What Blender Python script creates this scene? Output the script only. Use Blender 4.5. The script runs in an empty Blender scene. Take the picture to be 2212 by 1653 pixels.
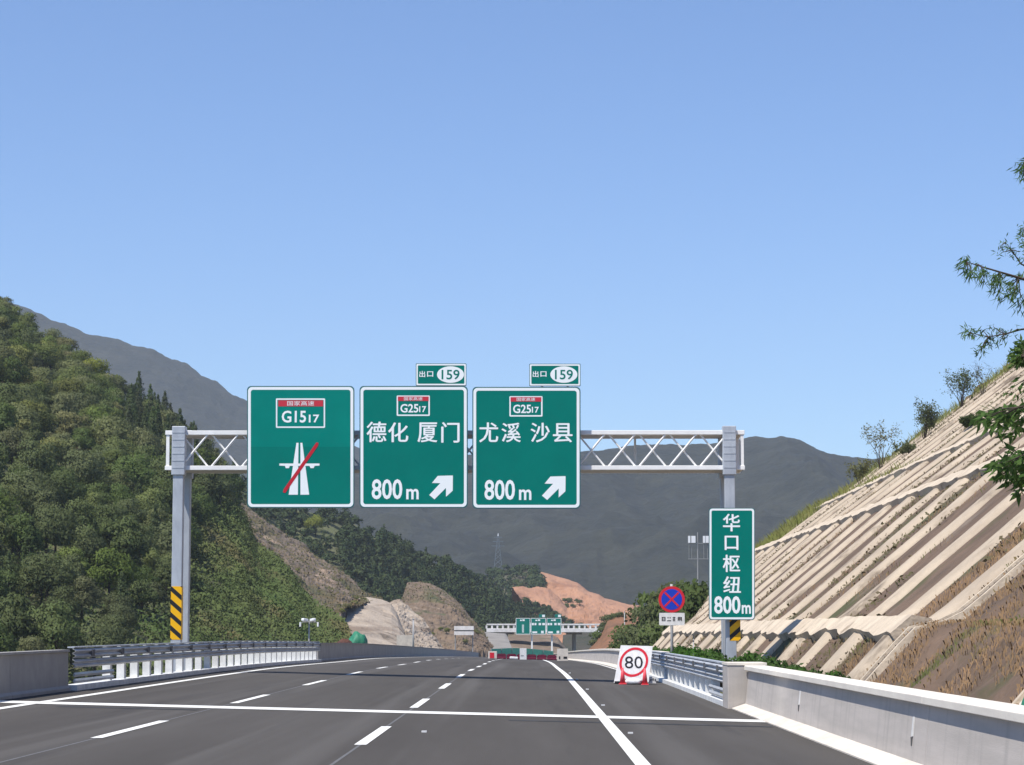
import bpy, bmesh, math, random
import numpy as np
from mathutils import Vector, Euler, Matrix, noise as mn

random.seed(7); RNG = np.random.default_rng(11)
SC = bpy.context.scene
COL = SC.collection

# ------------------------------------------------------------ camera, light
F = 5000.0                         # focal length in pixels of a 2212 px wide picture
CAM = Vector((0, 0, 1.65))
ROT = Euler((math.radians(90 + 6.07), 0, math.radians(0.39)), 'XYZ')
cam_d = bpy.data.cameras.new('camera'); cam = bpy.data.objects.new('camera', cam_d); COL.objects.link(cam)
cam.location = CAM; cam.rotation_euler = ROT
cam_d.sensor_width = 36; cam_d.lens = F / 2212 * 36
cam_d.clip_start = 0.1; cam_d.clip_end = 30000
SC.camera = cam

SUN_EL, SUN_AZ = 62.0, 46.0        # azimuth measured from -X (left) towards -Y (behind)
sd = Vector((-math.cos(math.radians(SUN_EL)) * math.cos(math.radians(SUN_AZ)),
             -math.cos(math.radians(SUN_EL)) * math.sin(math.radians(SUN_AZ)),
             math.sin(math.radians(SUN_EL))))
w = bpy.data.worlds.new("World"); SC.world = w; w.use_nodes = True
wn = w.node_tree.nodes; wl = w.node_tree.links
bg = wn['Background']; bg.inputs['Strength'].default_value = 0.095
sky = wn.new('ShaderNodeTexSky'); sky.sky_type = 'NISHITA'; sky.sun_disc = False
sky.sun_elevation = math.radians(SUN_EL)
sky.sun_rotation = math.atan2(sd.x, sd.y)
sky.altitude = 300; sky.air_density = 1.0; sky.dust_density = 0.3; sky.ozone_density = 3.0
tint = wn.new('ShaderNodeMix'); tint.data_type = 'RGBA'; tint.blend_type = 'MULTIPLY'; tint.inputs['Factor'].default_value = 1
tint.inputs['B'].default_value = (.79, .92, 1.14, 1)
wl.new(sky.outputs['Color'], tint.inputs['A']); wl.new(tint.outputs['Result'], bg.inputs['Color'])
sun_d = bpy.data.lights.new('sun', 'SUN'); sun_d.energy = 4.2; sun_d.angle = math.radians(0.5); sun_d.color = (1.0, 0.95, 0.87)
sun = bpy.data.objects.new('sun', sun_d); COL.objects.link(sun); sun.location = (-40, -30, 80)
sun.rotation_euler = (-sd).to_track_quat('-Z', 'Y').to_euler()
SC.view_settings.view_transform = 'Standard'; SC.view_settings.look = 'None'
SC.view_settings.exposure = 0.55; SC.view_settings.gamma = 1
SC.cycles.max_bounces = 6; SC.cycles.diffuse_bounces = 3; SC.cycles.glossy_bounces = 2
SC.cycles.transmission_bounces = 2; SC.cycles.volume_bounces = 1; SC.cycles.use_denoising = True
SC.cycles.sample_clamp_indirect = 4

# ------------------------------------------------------------ helpers
RM = ROT.to_matrix()
def P(u, v, d):
    """world point on the plane Y = d seen at picture position (u, v) (2212 px wide)"""
    r = RM @ Vector(((u - 1106) / F, (826.5 - v) / F, -1))
    return CAM + r * (d / r.y)

WORLD = {}
def tag(o, label=None, cat=None, group=None, kind=None):
    if label: o['label'] = label
    if cat: o['category'] = cat
    if group: o['group'] = group
    if kind: o['kind'] = kind
    return o
def thing(name, label, cat, loc, group=None):
    o = bpy.data.objects.new(name, None); COL.objects.link(o); o.location = loc
    o.empty_display_size = 0.3
    WORLD[o] = Vector(loc)
    return tag(o, label, cat, group)
def link_mesh(name, me, mat, parent=None, origin=None):
    """mesh in world coordinates -> object under its parent"""
    off = WORLD[parent] if parent is not None else (Vector(origin) if origin is not None else Vector((0, 0, 0)))
    if off.length: me.transform(Matrix.Translation(-off))
    o = bpy.data.objects.new(name, me); COL.objects.link(o)
    if parent is not None: o.parent = parent
    else: o.location = off
    WORLD[o] = off
    if isinstance(mat, (list, tuple)):
        for m in mat: me.materials.append(m)
    elif mat is not None: me.materials.append(mat)
    return o

class MB:
    def __init__(s): s.v = []; s.f = []
    def add(s, vs, fs):
        b = len(s.v); s.v += [tuple(x) for x in vs]; s.f += [tuple(i + b for i in f) for f in fs]
    def box(s, c, h, rot=None):
        c = Vector(c); vs = []
        for z in (-1, 1):
            for x, y in ((-1, -1), (1, -1), (1, 1), (-1, 1)):
                p = Vector((x * h[0], y * h[1], z * h[2]))
                if rot is not None: p = rot @ p
                vs.append(c + p)
        s.add(vs, [(3, 2, 1, 0), (4, 5, 6, 7), (0, 1, 5, 4), (1, 2, 6, 5), (2, 3, 7, 6), (3, 0, 4, 7)])
    def bar(s, a, b, wd, ht=None, up=(0, 0, 1)):
        a = Vector(a); b = Vector(b); ht = ht or wd
        d = (b - a).normalized(); u = Vector(up)
        if abs(d.dot(u)) > 0.95: u = Vector((0, 1, 0))
        x = d.cross(u).normalized(); y = x.cross(d).normalized()
        R = Matrix((x, d, y)).transposed()
        s.box((a + b) / 2, (wd / 2, (b - a).length / 2, ht / 2), R)
    def tube(s, pts, rad, n=8, cap=True):
        pts = [Vector(p) for p in pts]
        if not isinstance(rad, (list, tuple)): rad = [rad] * len(pts)
        b = len(s.v)
        for i, p in enumerate(pts):
            d = (pts[min(i + 1, len(pts) - 1)] - pts[max(i - 1, 0)]).normalized()
            u = Vector((0, 0, 1)) if abs(d.z) < 0.9 else Vector((0, 1, 0))
            x = d.cross(u).normalized(); y = x.cross(d)
            for k in range(n):
                t = 2 * math.pi * k / n
                s.v.append(tuple(p + (x * math.cos(t) + y * math.sin(t)) * rad[i]))
        for i in range(len(pts) - 1):
            for k in range(n):
                s.f.append((b + i * n + k, b + i * n + (k + 1) % n, b + (i + 1) * n + (k + 1) % n, b + (i + 1) * n + k))
        if cap:
            s.f.append(tuple(b + k for k in range(n))[::-1])
            s.f.append(tuple(b + (len(pts) - 1) * n + k for k in range(n)))
    def prism(s, poly, y0, y1):
        """polygon in (x, z), extruded from y0 (front) to y1"""
        n = len(poly); b = len(s.v)
        a = sum(poly[i][0] * poly[(i + 1) % n][1] - poly[(i + 1) % n][0] * poly[i][1] for i in range(n))
        if a < 0: poly = poly[::-1]
        s.v += [(x, y0, z) for x, z in poly] + [(x, y1, z) for x, z in poly]
        s.f.append(tuple(b + i for i in range(n))); s.f.append(tuple(b + n + i for i in range(n))[::-1])
        for i in range(n):
            j = (i + 1) % n
            s.f.append((b + j, b + i, b + n + i, b + n + j))
    def sweep(s, rings, closed=True, caps=True):
        n = len(rings[0]); b = len(s.v)
        for r in rings: s.v += [tuple(p) for p in r]
        for i in range(len(rings) - 1):
            for k in range(n if closed else n - 1):
                k2 = (k + 1) % n
                s.f.append((b + i * n + k, b + i * n + k2, b + (i + 1) * n + k2, b + (i + 1) * n + k))
        if caps and closed:
            s.f.append(tuple(b + k for k in range(n))[::-1])
            s.f.append(tuple(b + (len(rings) - 1) * n + k for k in range(n)))
    def mesh(s, name, smooth=False):
        me = bpy.data.meshes.new(name); me.from_pydata(s.v, [], s.f); me.update()
        bm = bmesh.new(); bm.from_mesh(me); bmesh.ops.recalc_face_normals(bm, faces=bm.faces); bm.to_mesh(me); bm.free()
        if smooth: me.shade_smooth()
        return me
    def build(s, name, mat, parent=None, smooth=False, bevel=0, origin=None):
        o = link_mesh(name, s.mesh(name, smooth), mat, parent, origin)
        if bevel:
            m = o.modifiers.new('bevel', 'BEVEL'); m.width = bevel; m.segments = 2; m.limit_method = 'ANGLE'
        return o

def quads_mesh(name, V, smooth=False, mats=None, NR=None):
    """V: (N,4,3) array of separate quads; NR: shading normal of each"""
    if NR is not None:
        g = np.cross(V[:, 1] - V[:, 0], V[:, 3] - V[:, 0]); fl = (g * NR).sum(1) < 0
        V = V.copy(); V[fl] = V[fl][:, ::-1]
    N = len(V); me = bpy.data.meshes.new(name)
    me.vertices.add(N * 4); me.vertices.foreach_set('co', V.reshape(-1).astype(np.float32))
    me.loops.add(N * 4); me.loops.foreach_set('vertex_index', np.arange(N * 4, dtype=np.int32))
    me.polygons.add(N); me.polygons.foreach_set('loop_start', np.arange(0, N * 4, 4, dtype=np.int32))
    if mats is not None: me.polygons.foreach_set('material_index', mats.astype(np.int32))
    me.update(calc_edges=True)
    if NR is not None:
        me.shade_smooth()
        n_ = np.repeat(NR / (np.linalg.norm(NR, axis=1, keepdims=True) + 1e-9), 4, axis=0)
        me.normals_split_custom_set([tuple(x) for x in n_])
    return me
def cards(pts, nrm, size, jit=0.7, asp=0.55, rng=RNG):
    """leaf-shaped quads at pts facing roughly nrm"""
    n = len(pts); size = np.broadcast_to(size, (n,))[:, None]
    nr = nrm + rng.normal(0, jit, (n, 3)); nr /= np.linalg.norm(nr, axis=1, keepdims=True) + 1e-9
    t = rng.normal(0, 1, (n, 3)); a = np.cross(nr, t); a /= np.linalg.norm(a, axis=1, keepdims=True) + 1e-9
    b = np.cross(nr, a)
    A = a * size * 0.5; B = b * size * asp * 0.5
    return np.stack([pts - A, pts - B + 0.1 * A, pts + A, pts + B + 0.1 * A], 1)
def grid_mesh(name, Pt, smooth=True):
    """Pt: (m,n,3)"""
    m, n = Pt.shape[:2]; me = bpy.data.meshes.new(name)
    idx = np.arange(m * n).reshape(m, n)
    Q = np.stack([idx[:-1, :-1], idx[1:, :-1], idx[1:, 1:], idx[:-1, 1:]], -1).reshape(-1, 4)
    me.vertices.add(m * n); me.vertices.foreach_set('co', Pt.reshape(-1).astype(np.float32))
    me.loops.add(len(Q) * 4); me.loops.foreach_set('vertex_index', Q.reshape(-1).astype(np.int32))
    me.polygons.add(len(Q)); me.polygons.foreach_set('loop_start', np.arange(0, len(Q) * 4, 4, dtype=np.int32))
    me.update(calc_edges=True); me.validate()
    if smooth: me.shade_smooth()
    return me
def fbm(p, sc, oct=4, seed=0.0):
    return mn.fractal(Vector((p[0] * sc + seed, p[1] * sc - seed, p[2] * sc + seed * .7)), 0.9, 2.1, oct)
def rough(p, sc, seed=0.0):
    v = Vector((p[0] * sc + seed, p[1] * sc, p[2] * sc - seed))
    return mn.fractal(v, .45, 2.1, 8) - .35 * abs(mn.noise(v * 2.7)) * 2
def lerp_poly(pts, s):
    """pts list of tuples, s 0..1 by index"""
    x = s * (len(pts) - 1); i = min(int(x), len(pts) - 2); t = x - i
    return [a + (b - a) * t for a, b in zip(pts[i], pts[i + 1])]

# ------------------------------------------------------------ materials
def mat(name, col, rough=0.6, metal=0.0, var=0.0, scale=3.0, col2=None, bump=0.0, bscale=20, stretch=None, spec=0.4,
        detail=6, coord='pos', transl=0.0, rnd=0.0, ramp=None):
    """col/col2 blended by noise; optional bump; rnd: per-object hue spread"""
    m = bpy.data.materials.new(name); m.use_nodes = True
    nt = m.node_tree; N = nt.nodes; L = nt.links; B = N['Principled BSDF']
    B.inputs['Roughness'].default_value = rough; B.inputs['Metallic'].default_value = metal
    B.inputs['Specular IOR Level'].default_value = spec
    c1 = (*col, 1); c2 = (*(col2 if col2 else [c * (1 - var) for c in col]), 1)
    if coord == 'pos': src = N.new('ShaderNodeNewGeometry').outputs['Position']
    else: src = N.new('ShaderNodeTexCoord').outputs['Object']
    if stretch:
        mp = N.new('ShaderNodeMapping'); mp.inputs['Scale'].default_value = stretch
        L.new(src, mp.inputs['Vector']); s2 = mp.outputs['Vector']
    else: s2 = src
    out = None
    if var or col2:
        tx = N.new('ShaderNodeTexNoise'); tx.inputs['Scale'].default_value = scale; tx.inputs['Detail'].default_value = detail
        tx.inputs['Roughness'].default_value = 0.65
        L.new(s2, tx.inputs['Vector'])
        rp = N.new('ShaderNodeValToRGB'); e = rp.color_ramp.elements
        lo, hi = ramp or (0.36, 0.64)
        e[0].position = lo; e[1].position = hi; e[0].color = c1; e[1].color = c2
        L.new(tx.outputs['Fac'], rp.inputs['Fac']); out = rp.outputs['Color']
    else:
        rg = N.new('ShaderNodeRGB'); rg.outputs[0].default_value = c1; out = rg.outputs[0]
    if rnd:
        oi = N.new('ShaderNodeObjectInfo'); hs = N.new('ShaderNodeHueSaturation')
        for inp, lo, hi in (('Hue', 0.5 - 0.035 * rnd, 0.5 + 0.012 * rnd), ('Value', 1 - 0.32 * rnd, 1 + 0.35 * rnd), ('Saturation', 1 - .35 * rnd, 1 + .1 * rnd)):
            mr = N.new('ShaderNodeMapRange'); mr.inputs['To Min'].default_value = lo; mr.inputs['To Max'].default_value = hi
            if inp == 'Value':
                mu = N.new('ShaderNodeMath'); mu.operation = 'MULTIPLY'; mu.inputs[1].default_value = 7.31
                fr = N.new('ShaderNodeMath'); fr.operation = 'FRACT'
                L.new(oi.outputs['Random'], mu.inputs[0]); L.new(mu.outputs[0], fr.inputs[0]); L.new(fr.outputs[0], mr.inputs['Value'])
            else: L.new(oi.outputs['Random'], mr.inputs['Value'])
            L.new(mr.outputs[0], hs.inputs[inp])
        L.new(out, hs.inputs['Color']); out = hs.outputs['Color']
    L.new(out, B.inputs['Base Color'])
    if bump:
        tb = N.new('ShaderNodeTexNoise'); tb.inputs['Scale'].default_value = bscale; tb.inputs['Detail'].default_value = 6
        L.new(s2, tb.inputs['Vector'])
        bp = N.new('ShaderNodeBump'); bp.inputs['Strength'].default_value = min(1, bump); bp.inputs['Distance'].default_value = max(0.02, 0.4 / bscale)
        L.new(tb.outputs['Fac'], bp.inputs['Height']); L.new(bp.outputs['Normal'], B.inputs['Normal'])
    if transl:
        tr = N.new('ShaderNodeBsdfTranslucent'); L.new(out, tr.inputs['Color'])
        mx = N.new('ShaderNodeMixShader'); mx.inputs[0].default_value = transl
        L.new(B.outputs[0], mx.inputs[1]); L.new(tr.outputs[0], mx.inputs[2]); L.new(mx.outputs[0], N['Material Output'].inputs['Surface'])
    return m

def layered(m, col, scale, lo, hi, stretch=None, seed=0.0, detail=6):
    """lay a second noise-masked colour over a material's base colour"""
    nt = m.node_tree; N = nt.nodes; L = nt.links; B = N['Principled BSDF']
    prev = B.inputs['Base Color'].links[0].from_socket
    g = N.new('ShaderNodeNewGeometry'); mp = N.new('ShaderNodeMapping')
    mp.inputs['Scale'].default_value = stretch or (1, 1, 1); mp.inputs['Location'].default_value = (seed, seed * 2, -seed)
    L.new(g.outputs['Position'], mp.inputs['Vector'])
    t = N.new('ShaderNodeTexNoise'); t.inputs['Scale'].default_value = scale; t.inputs['Detail'].default_value = detail
    t.inputs['Roughness'].default_value = 0.62
    L.new(mp.outputs['Vector'], t.inputs['Vector'])
    mr = N.new('ShaderNodeMapRange'); mr.inputs['From Min'].default_value = lo; mr.inputs['From Max'].default_value = hi
    L.new(t.outputs['Fac'], mr.inputs['Value'])
    mx = N.new('ShaderNodeMix'); mx.data_type = 'RGBA'; mx.inputs['B'].default_value = (*col, 1)
    L.new(mr.outputs[0], mx.inputs['Factor']); L.new(prev, mx.inputs['A']); L.new(mx.outputs['Result'], B.inputs['Base Color'])
    return m

M = {}
M['asphalt'] = mat('asphalt', (.065, .059, .053), .85, 0, scale=.35, col2=(.083, .076, .069), bump=.25, bscale=55, stretch=(1.6, .12, 1), spec=.1)
layered(M['asphalt'], (.088, .080, .073), 90, .55, .75)
layered(M['asphalt'], (.112, .105, .098), 1.0, .52, .74, stretch=(.75, .006, 1), seed=2, detail=3)
layered(M['asphalt'], (.045, .043, .043), .5, .58, .8, stretch=(2.2, .06, 1), seed=4)
M['paint'] = mat('road_paint', (.78, .77, .72), .6, 0, scale=14, col2=(.66, .65, .60), ramp=(.45, .8))
M['paint_worn'] = mat('worn_paint', (.10, .10, .10), .8, 0, scale=6, col2=(.14, .138, .135))
M['crossband'] = mat('crossband_dark', (.02, .02, .02), .8, 0, scale=2, col2=(.05, .05, .05))  # near-black colour of the thin bands across the road
M['conc'] = mat('barrier_concrete', (.48, .435, .395), .8, 0, scale=1.2, col2=(.40, .365, .33), bump=.1, bscale=30, stretch=(1, .25, 3))
layered(M['conc'], (.32, .295, .27), 2.0, .52, .85, stretch=(1, 2.2, .12), seed=3)
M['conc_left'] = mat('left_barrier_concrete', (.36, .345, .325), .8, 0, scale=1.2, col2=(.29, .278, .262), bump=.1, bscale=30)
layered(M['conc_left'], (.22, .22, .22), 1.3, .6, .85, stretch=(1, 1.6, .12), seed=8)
M['cap'] = mat('cap_paint', (.78, .72, .62), .7, 0, scale=2, col2=(.68, .62, .54), stretch=(1, .4, 1))
M['toe'] = mat('toe_paint', (.66, .60, .52), .8, 0, scale=2, col2=(.52, .47, .41), stretch=(1, .5, 1))
M['galv'] = mat('galvanised_steel', (.50, .53, .57), .5, .25, scale=2.5, col2=(.39, .415, .455), stretch=(1, 1, .35))
M['rail'] = mat('guardrail_steel', (.50, .51, .53), .5, .2, scale=3, col2=(.36, .365, .38), stretch=(1, .3, 2))
M['white'] = mat('white_steel', (.88, .87, .85), .5, 0, scale=3, col2=(.80, .79, .77))
M['shadeplate'] = mat('plate_steel_shaded', (.62, .57, .50), .6, 0, scale=2, col2=(.50, .46, .41))  # tan colour carries the shaded, bounce-lit look of the truss undersides
M['postwhite'] = mat('post_white', (.74, .74, .72), .6, 0, scale=3, col2=(.56, .56, .55))
M['green'] = mat('sign_green', (.0, .190, .150), .55, 0, scale=.9, col2=(.0, .172, .138), spec=.08)
M['green_upper'] = mat('sign_green_upper', (.0, .225, .180), .55, 0, scale=.9, col2=(.0, .205, .165), spec=.08)
M['legend'] = mat('sign_white', (.86, .90, .90), .45)
M['rim'] = mat('sign_rim', (.05, .10, .14), .5)
M['red'] = mat('sign_red', (.50, .01, .025), .45)
M['shield_red'] = mat('shield_red', (.55, .03, .05), .45)
M['blue'] = mat('sign_blue', (.008, .045, .48), .4)
M['signred'] = mat('ban_red', (.62, .02, .035), .4)
M['black'] = mat('black', (.012, .012, .014), .5)
M['yellow'] = mat('hazard_yellow', (.88, .46, .0), .45)
M['alu'] = mat('sign_back', (.45, .47, .48), .5, .5)
M['platewhite'] = mat('plate_white', (.80, .79, .77), .5, scale=6, col2=(.66, .65, .63))
M['cone'] = mat('cone_red', (.72, .07, .09), .5)
M['maroon'] = mat('maroon_plastic', (.11, .008, .028), .5, scale=2, col2=(.075, .008, .022), spec=.15)
M['hoarding'] = mat('hoarding_sheet', (.09, .58, .36), .6, scale=1.5, col2=(.08, .48, .30), stretch=(2, 2, .3))
M['tarp'] = mat('green_sheet', (.02, .22, .12), .6, scale=1.5, col2=(.03, .16, .09), stretch=(2, 2, .3))
M['bridge'] = mat('bridge_white', (.84, .82, .80), .7, scale=.8, col2=(.62, .60, .58))
M['bridgedark'] = mat('bridge_shade', (.12, .12, .13), .8, scale=.5, col2=(.08, .08, .08))
M['revet'] = mat('revetment', (.27, .25, .225), .85, scale=.25, col2=(.20, .185, .165), bump=.2, bscale=3)
M['rib'] = mat('slope_concrete', (.47, .385, .285), .9, scale=.5, col2=(.36, .29, .215), bump=.5, bscale=5)
layered(M['rib'], (.15, .115, .082), .45, .55, .68, seed=5)
M['chutebed'] = mat('chute_bed', (.19, .155, .125), .95, scale=1.2, col2=(.13, .105, .085), bump=.3, bscale=6)
M['benchbeam'] = mat('bench_concrete', (.60, .50, .375), .9, scale=.8, col2=(.44, .36, .27), bump=.5, bscale=5)
layered(M['benchbeam'], (.24, .18, .12), .9, .60, .72, seed=2)
M['soil'] = mat('slope_soil', (.155, .102, .068), .95, scale=.55, col2=(.092, .063, .043), bump=.6, bscale=5, detail=9)
layered(M['soil'], (.19, .15, .115), .22, .60, .72, seed=1.5, stretch=(1, .8, 1), detail=9)
layered(M['soil'], (.070, .072, .028), .20, .54, .64, seed=9, detail=9)
M['redsoil'] = mat('red_soil', (.25, .115, .055), .95, scale=.3, col2=(.14, .075, .04), bump=.6, bscale=2, detail=9)
M['bank_shade'] = mat('bank_underpass_shade', (.035, .04, .024), .95, scale=.2, col2=(.06, .05, .035), bump=.8, bscale=1)
M['darkred'] = mat('dark_red_soil', (.12, .045, .03), .95, scale=1.5, col2=(.07, .035, .025), bump=.8, bscale=4)
M['cut'] = mat('cut_rock', (.175, .135, .103), .95, scale=.25, col2=(.115, .092, .07), bump=1, bscale=1.2, detail=10)
layered(M['cut'], (.075, .075, .034), .06, .50, .62, seed=6, detail=9)
layered(M['cut'], (.27, .20, .15), .05, .58, .63, seed=3, detail=9)
M['cutpale'] = mat('pale_rock', (.44, .365, .285), .95, scale=.2, col2=(.30, .24, .185), bump=1, bscale=1.5, detail=10)
layered(M['cutpale'], (.22, .165, .12), .10, .50, .60, seed=3, stretch=(.12, .12, 4.0), detail=5)
layered(M['cutpale'], (.16, .125, .09), .14, .57, .66, seed=3, stretch=(1, 1, .5), detail=9)
M['mound'] = mat('brown_mound', (.20, .142, .095), .95, scale=.3, col2=(.125, .09, .06), bump=1, bscale=.7, detail=10)
layered(M['mound'], (.27, .20, .14), .12, .58, .66, seed=16, stretch=(1, 1, .35), detail=9)
layered(M['mound'], (.085, .09, .04), .08, .55, .65, seed=6, detail=9)
M['quarry'] = mat('quarry_earth', (.40, .215, .13), .95, scale=.035, col2=(.31, .16, .095), bump=.9, bscale=.25, detail=10)
layered(M['quarry'], (.27, .135, .08), .05, .55, .62, seed=2, stretch=(1, 1, 3.5), detail=9)
M['hillsoil'] = mat('forest_floor', (.085, .10, .038), .95, scale=.12, col2=(.105, .105, .05), bump=1, bscale=.8, detail=9)
M['mountain_dark'] = mat('near_mountain_forest', (.009, .012, .008), .95, scale=.03, col2=(.026, .028, .018), bump=1, bscale=.11, detail=12)
M['mountain'] = mat('mountain_forest', (.018, .022, .018), .95, scale=.025, col2=(.034, .036, .028), bump=1, bscale=.11, detail=12)
M['ground'] = mat('ground', (.09, .085, .05), .95, scale=.03, col2=(.06, .065, .03))
M['verge'] = mat('verge_earth', (.10, .085, .045), .95, scale=.6, col2=(.06, .07, .025), bump=.8, bscale=5)
def fol(name, c1, c2, rnd, sc=1.3): return mat(name, c1, .65, 0, scale=sc, col2=c2, spec=.1, coord='obj', transl=.42, rnd=rnd, detail=2)
M['leaf'] = fol('foliage_green', (.118, .156, .042), (.155, .19, .058), .8)
M['leaf_olive'] = fol('foliage_olive', (.160, .175, .056), (.20, .205, .072), .6)
M['leaf_dark'] = fol('foliage_dark', (.090, .128, .040), (.118, .152, .052), .6)
M['leaf_brown'] = fol('foliage_dry', (.17, .13, .075), (.12, .115, .055), .6)
M['leaf_yellow'] = fol('foliage_yellow', (.24, .26, .045), (.18, .21, .04), .0)
M['needle'] = fol('foliage_conifer', (.055, .085, .030), (.085, .115, .045), .7)
M['scrub'] = mat('scrub', (.066, .102, .027), .7, 0, scale=.10, col2=(.10, .122, .040), spec=.15, transl=.15, detail=8)
layered(M['scrub'], (.12, .11, .045), .06, .57, .66, seed=2, detail=9)
M['wood'] = mat('far_foliage', (.030, .052, .018), .7, 0, scale=.12, col2=(.056, .075, .028), spec=.15, transl=.1, detail=5)
M['hedge'] = fol('foliage_hedge', (.045, .11, .018), (.075, .15, .03), .4)
M['nearleaf'] = fol('near_leaves', (.070, .135, .032), (.11, .18, .05), .0, 2.0)
M['bark'] = mat('bark', (.055, .042, .03), .9, scale=6, col2=(.03, .024, .018))
M['twig'] = mat('twig', (.06, .045, .032), .9)
M['dry'] = mat('dry_grass', (.27, .175, .10), .9, 0, scale=.7, col2=(.18, .12, .068), spec=.1, transl=.15, detail=5)
layered(M['dry'], (.085, .10, .032), .28, .54, .62, seed=4)
M['dryscrub'] = mat('dry_scrub', (.15, .115, .07), .9, 0, scale=.12, col2=(.085, .09, .038), spec=.1, transl=.2, detail=7, ramp=(.42, .58))
M['slopescrub'] = mat('slope_scrub', (.105, .10, .048), .9, 0, scale=.25, col2=(.15, .115, .075), spec=.1, transl=.2, detail=5)
M['grass'] = mat('green_grass', (.12, .15, .035), .8, 0, scale=.9, col2=(.18, .17, .06), spec=.1, transl=.2)
M['lampwhite'] = mat('white_plastic', (.82, .83, .84), .4)
M['pole'] = mat('grey_pole', (.34, .34, .34), .6, .2)
M['lattice'] = mat('lattice_steel', (.13, .16, .19), .7, .1)

# ------------------------------------------------------------ road geometry functions
ZY = [(-60, 0), (60, 0), (80, -.02), (119, -.25), (139, -.38), (175, -.74), (386, -3.2), (550, -5.3), (850, -9.2), (1200, -13)]
def _pchip(pts):
    x = np.array([p[0] for p in pts], float); y = np.array([p[1] for p in pts], float)
    h = np.diff(x); dl = np.diff(y) / h; m = np.zeros(len(x)); m[0] = dl[0]; m[-1] = dl[-1]
    for i in range(1, len(x) - 1):
        m[i] = 0 if dl[i - 1] * dl[i] <= 0 else 2 * dl[i - 1] * dl[i] / (dl[i - 1] + dl[i])
    def f(t):
        i = int(min(max(np.searchsorted(x, t) - 1, 0), len(h) - 1)); s = (t - x[i]) / h[i]
        return ((2 * s**3 - 3 * s**2 + 1) * y[i] + (s**3 - 2 * s**2 + s) * h[i] * m[i] + (-2 * s**3 + 3 * s**2) * y[i + 1] + (s**3 - s**2) * h[i] * m[i + 1])
    return f
zp = _pchip(ZY)
def rz(x, y): return -0.025 * x + zp(y)
def ysteps(a, b, st): 
    n = max(1, int(math.ceil((b - a) / st))); return [a + (b - a) * i / n for i in range(n + 1)]
def strip(name, x0, x1, y0, y1, lift, m, step=6, kind='structure', parent=None):
    ys = ysteps(y0, y1, step)
    G = np.array([[(x, y, rz(x, y) + lift) for x in (x0, x1)] for y in ys])
    G = G[:, ::-1]
    o = link_mesh(name, grid_mesh(name, G, False), m, parent)
    if kind: o['kind'] = kind
    return o
def run(prof, xref, y0, y1, step=6):
    """sweep a cross-section (x, height over the road edge) along the road"""
    b = MB(); b.sweep([[(x, y, rz(xref, y) + h) for x, h in prof] for y in ysteps(y0, y1, step)]); return b

# ------------------------------------------------------------ ground and road
g = MB(); g.add([(-4500, -400, -17), (4500, -400, -17), (4500, 6000, -17), (-4500, 6000, -17)], [(0, 1, 2, 3)])
tag(g.build('ground', M['ground']), kind='structure')
xs = [-10.7, -9.4, -7, -5, -3, -1, 1.4, 3, 5.15]; ys = ysteps(-40, 880, 4)
link_mesh('road', grid_mesh('road', np.array([[(x, y, rz(x, y)) for x in xs] for y in ys])[:, ::-1], True), M['asphalt'])['kind'] = 'structure'
rs = MB(); rs.sweep([[(-10.7, y, rz(-10.7, y) - .01), (5.15, y, rz(5.15, y) - .01), (5.15, y, rz(5.15, y) - 1.2), (-10.7, y, rz(-10.7, y) - 1.2)] for y in ysteps(-40, 880, 10)])
rs = MB()
for x in (-10.72, 5.17):
    rs.sweep([[(x - .02, y, rz(x, y) - .015), (x + .02, y, rz(x, y) - .015), (x + .02, y, rz(x, y) - 3), (x - .02, y, rz(x, y) - 3)] for y in ysteps(-40, 880, 10)])
tag(rs.build('road_edge', M['conc_left']), kind='structure')
# markings
strip('edge_line', 1.33, 1.53, -20, 700, .005, M['paint'])
strip('edge_line', -9.5, -9.3, -20, 700, .005, M['paint'])
strip('edge_line', 4.22, 4.36, 92, 700, .005, M['paint'])
def dashes(xc, wd):
    b = MB()
    for k in range(-2, 24):
        y0 = 32.2 + 15 * k
        for a, c in zip(ysteps(y0, y0 + 6, 3)[:-1], ysteps(y0, y0 + 6, 3)[1:]):
            b.add([(xc - wd / 2, a, rz(xc, a) + .005), (xc + wd / 2, a, rz(xc, a) + .005), (xc + wd / 2, c, rz(xc, c) + .005), (xc - wd / 2, c, rz(xc, c) + .005)], [(0, 1, 2, 3)])
    tag(b.build('lane_line', M['paint']), kind='structure')
dashes(-2.31, .17); dashes(-5.95, .17)
strip('paving_seam', -2.33, -2.29, -20, 200, .0025, M['paint_worn'])
strip('paving_seam', -5.97, -5.93, -20, 200, .0025, M['paint_worn'])
strip('transverse_line', -10.25, 4.5, 44.1, 45.3, .008, M['paint'], 2)
strip('dark_crossband', -8.7, -6.1, 42.95, 43.35, .004, M['crossband'], 1)  # thin dark bands laid across part of the carriageway
strip('dark_crossband', -.35, 4.4, 41.9, 42.3, .004, M['crossband'], 1)
for yy in (37.9, 51.6, 65.2, 78.8, 92.5):
    b = MB(); x = 1.66
    b.box((x, yy, rz(x, yy) + .012), (.04, .05, .012))
    tag(b.build('road_stud', M['postwhite'], origin=(x, yy, rz(x, yy))), 'small white reflective road stud on the asphalt beside the right solid line', 'road stud', 'white road studs beside the solid line')
b = MB(); x, yy = -1.62, 36.5; b.box((x, yy, rz(x, yy) + .012), (.04, .05, .012))
tag(b.build('road_stud', M['postwhite'], origin=(x, yy, rz(x, yy))), 'lone white stud on the asphalt beside the nearest right dashed lane mark', 'road stud')

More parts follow.
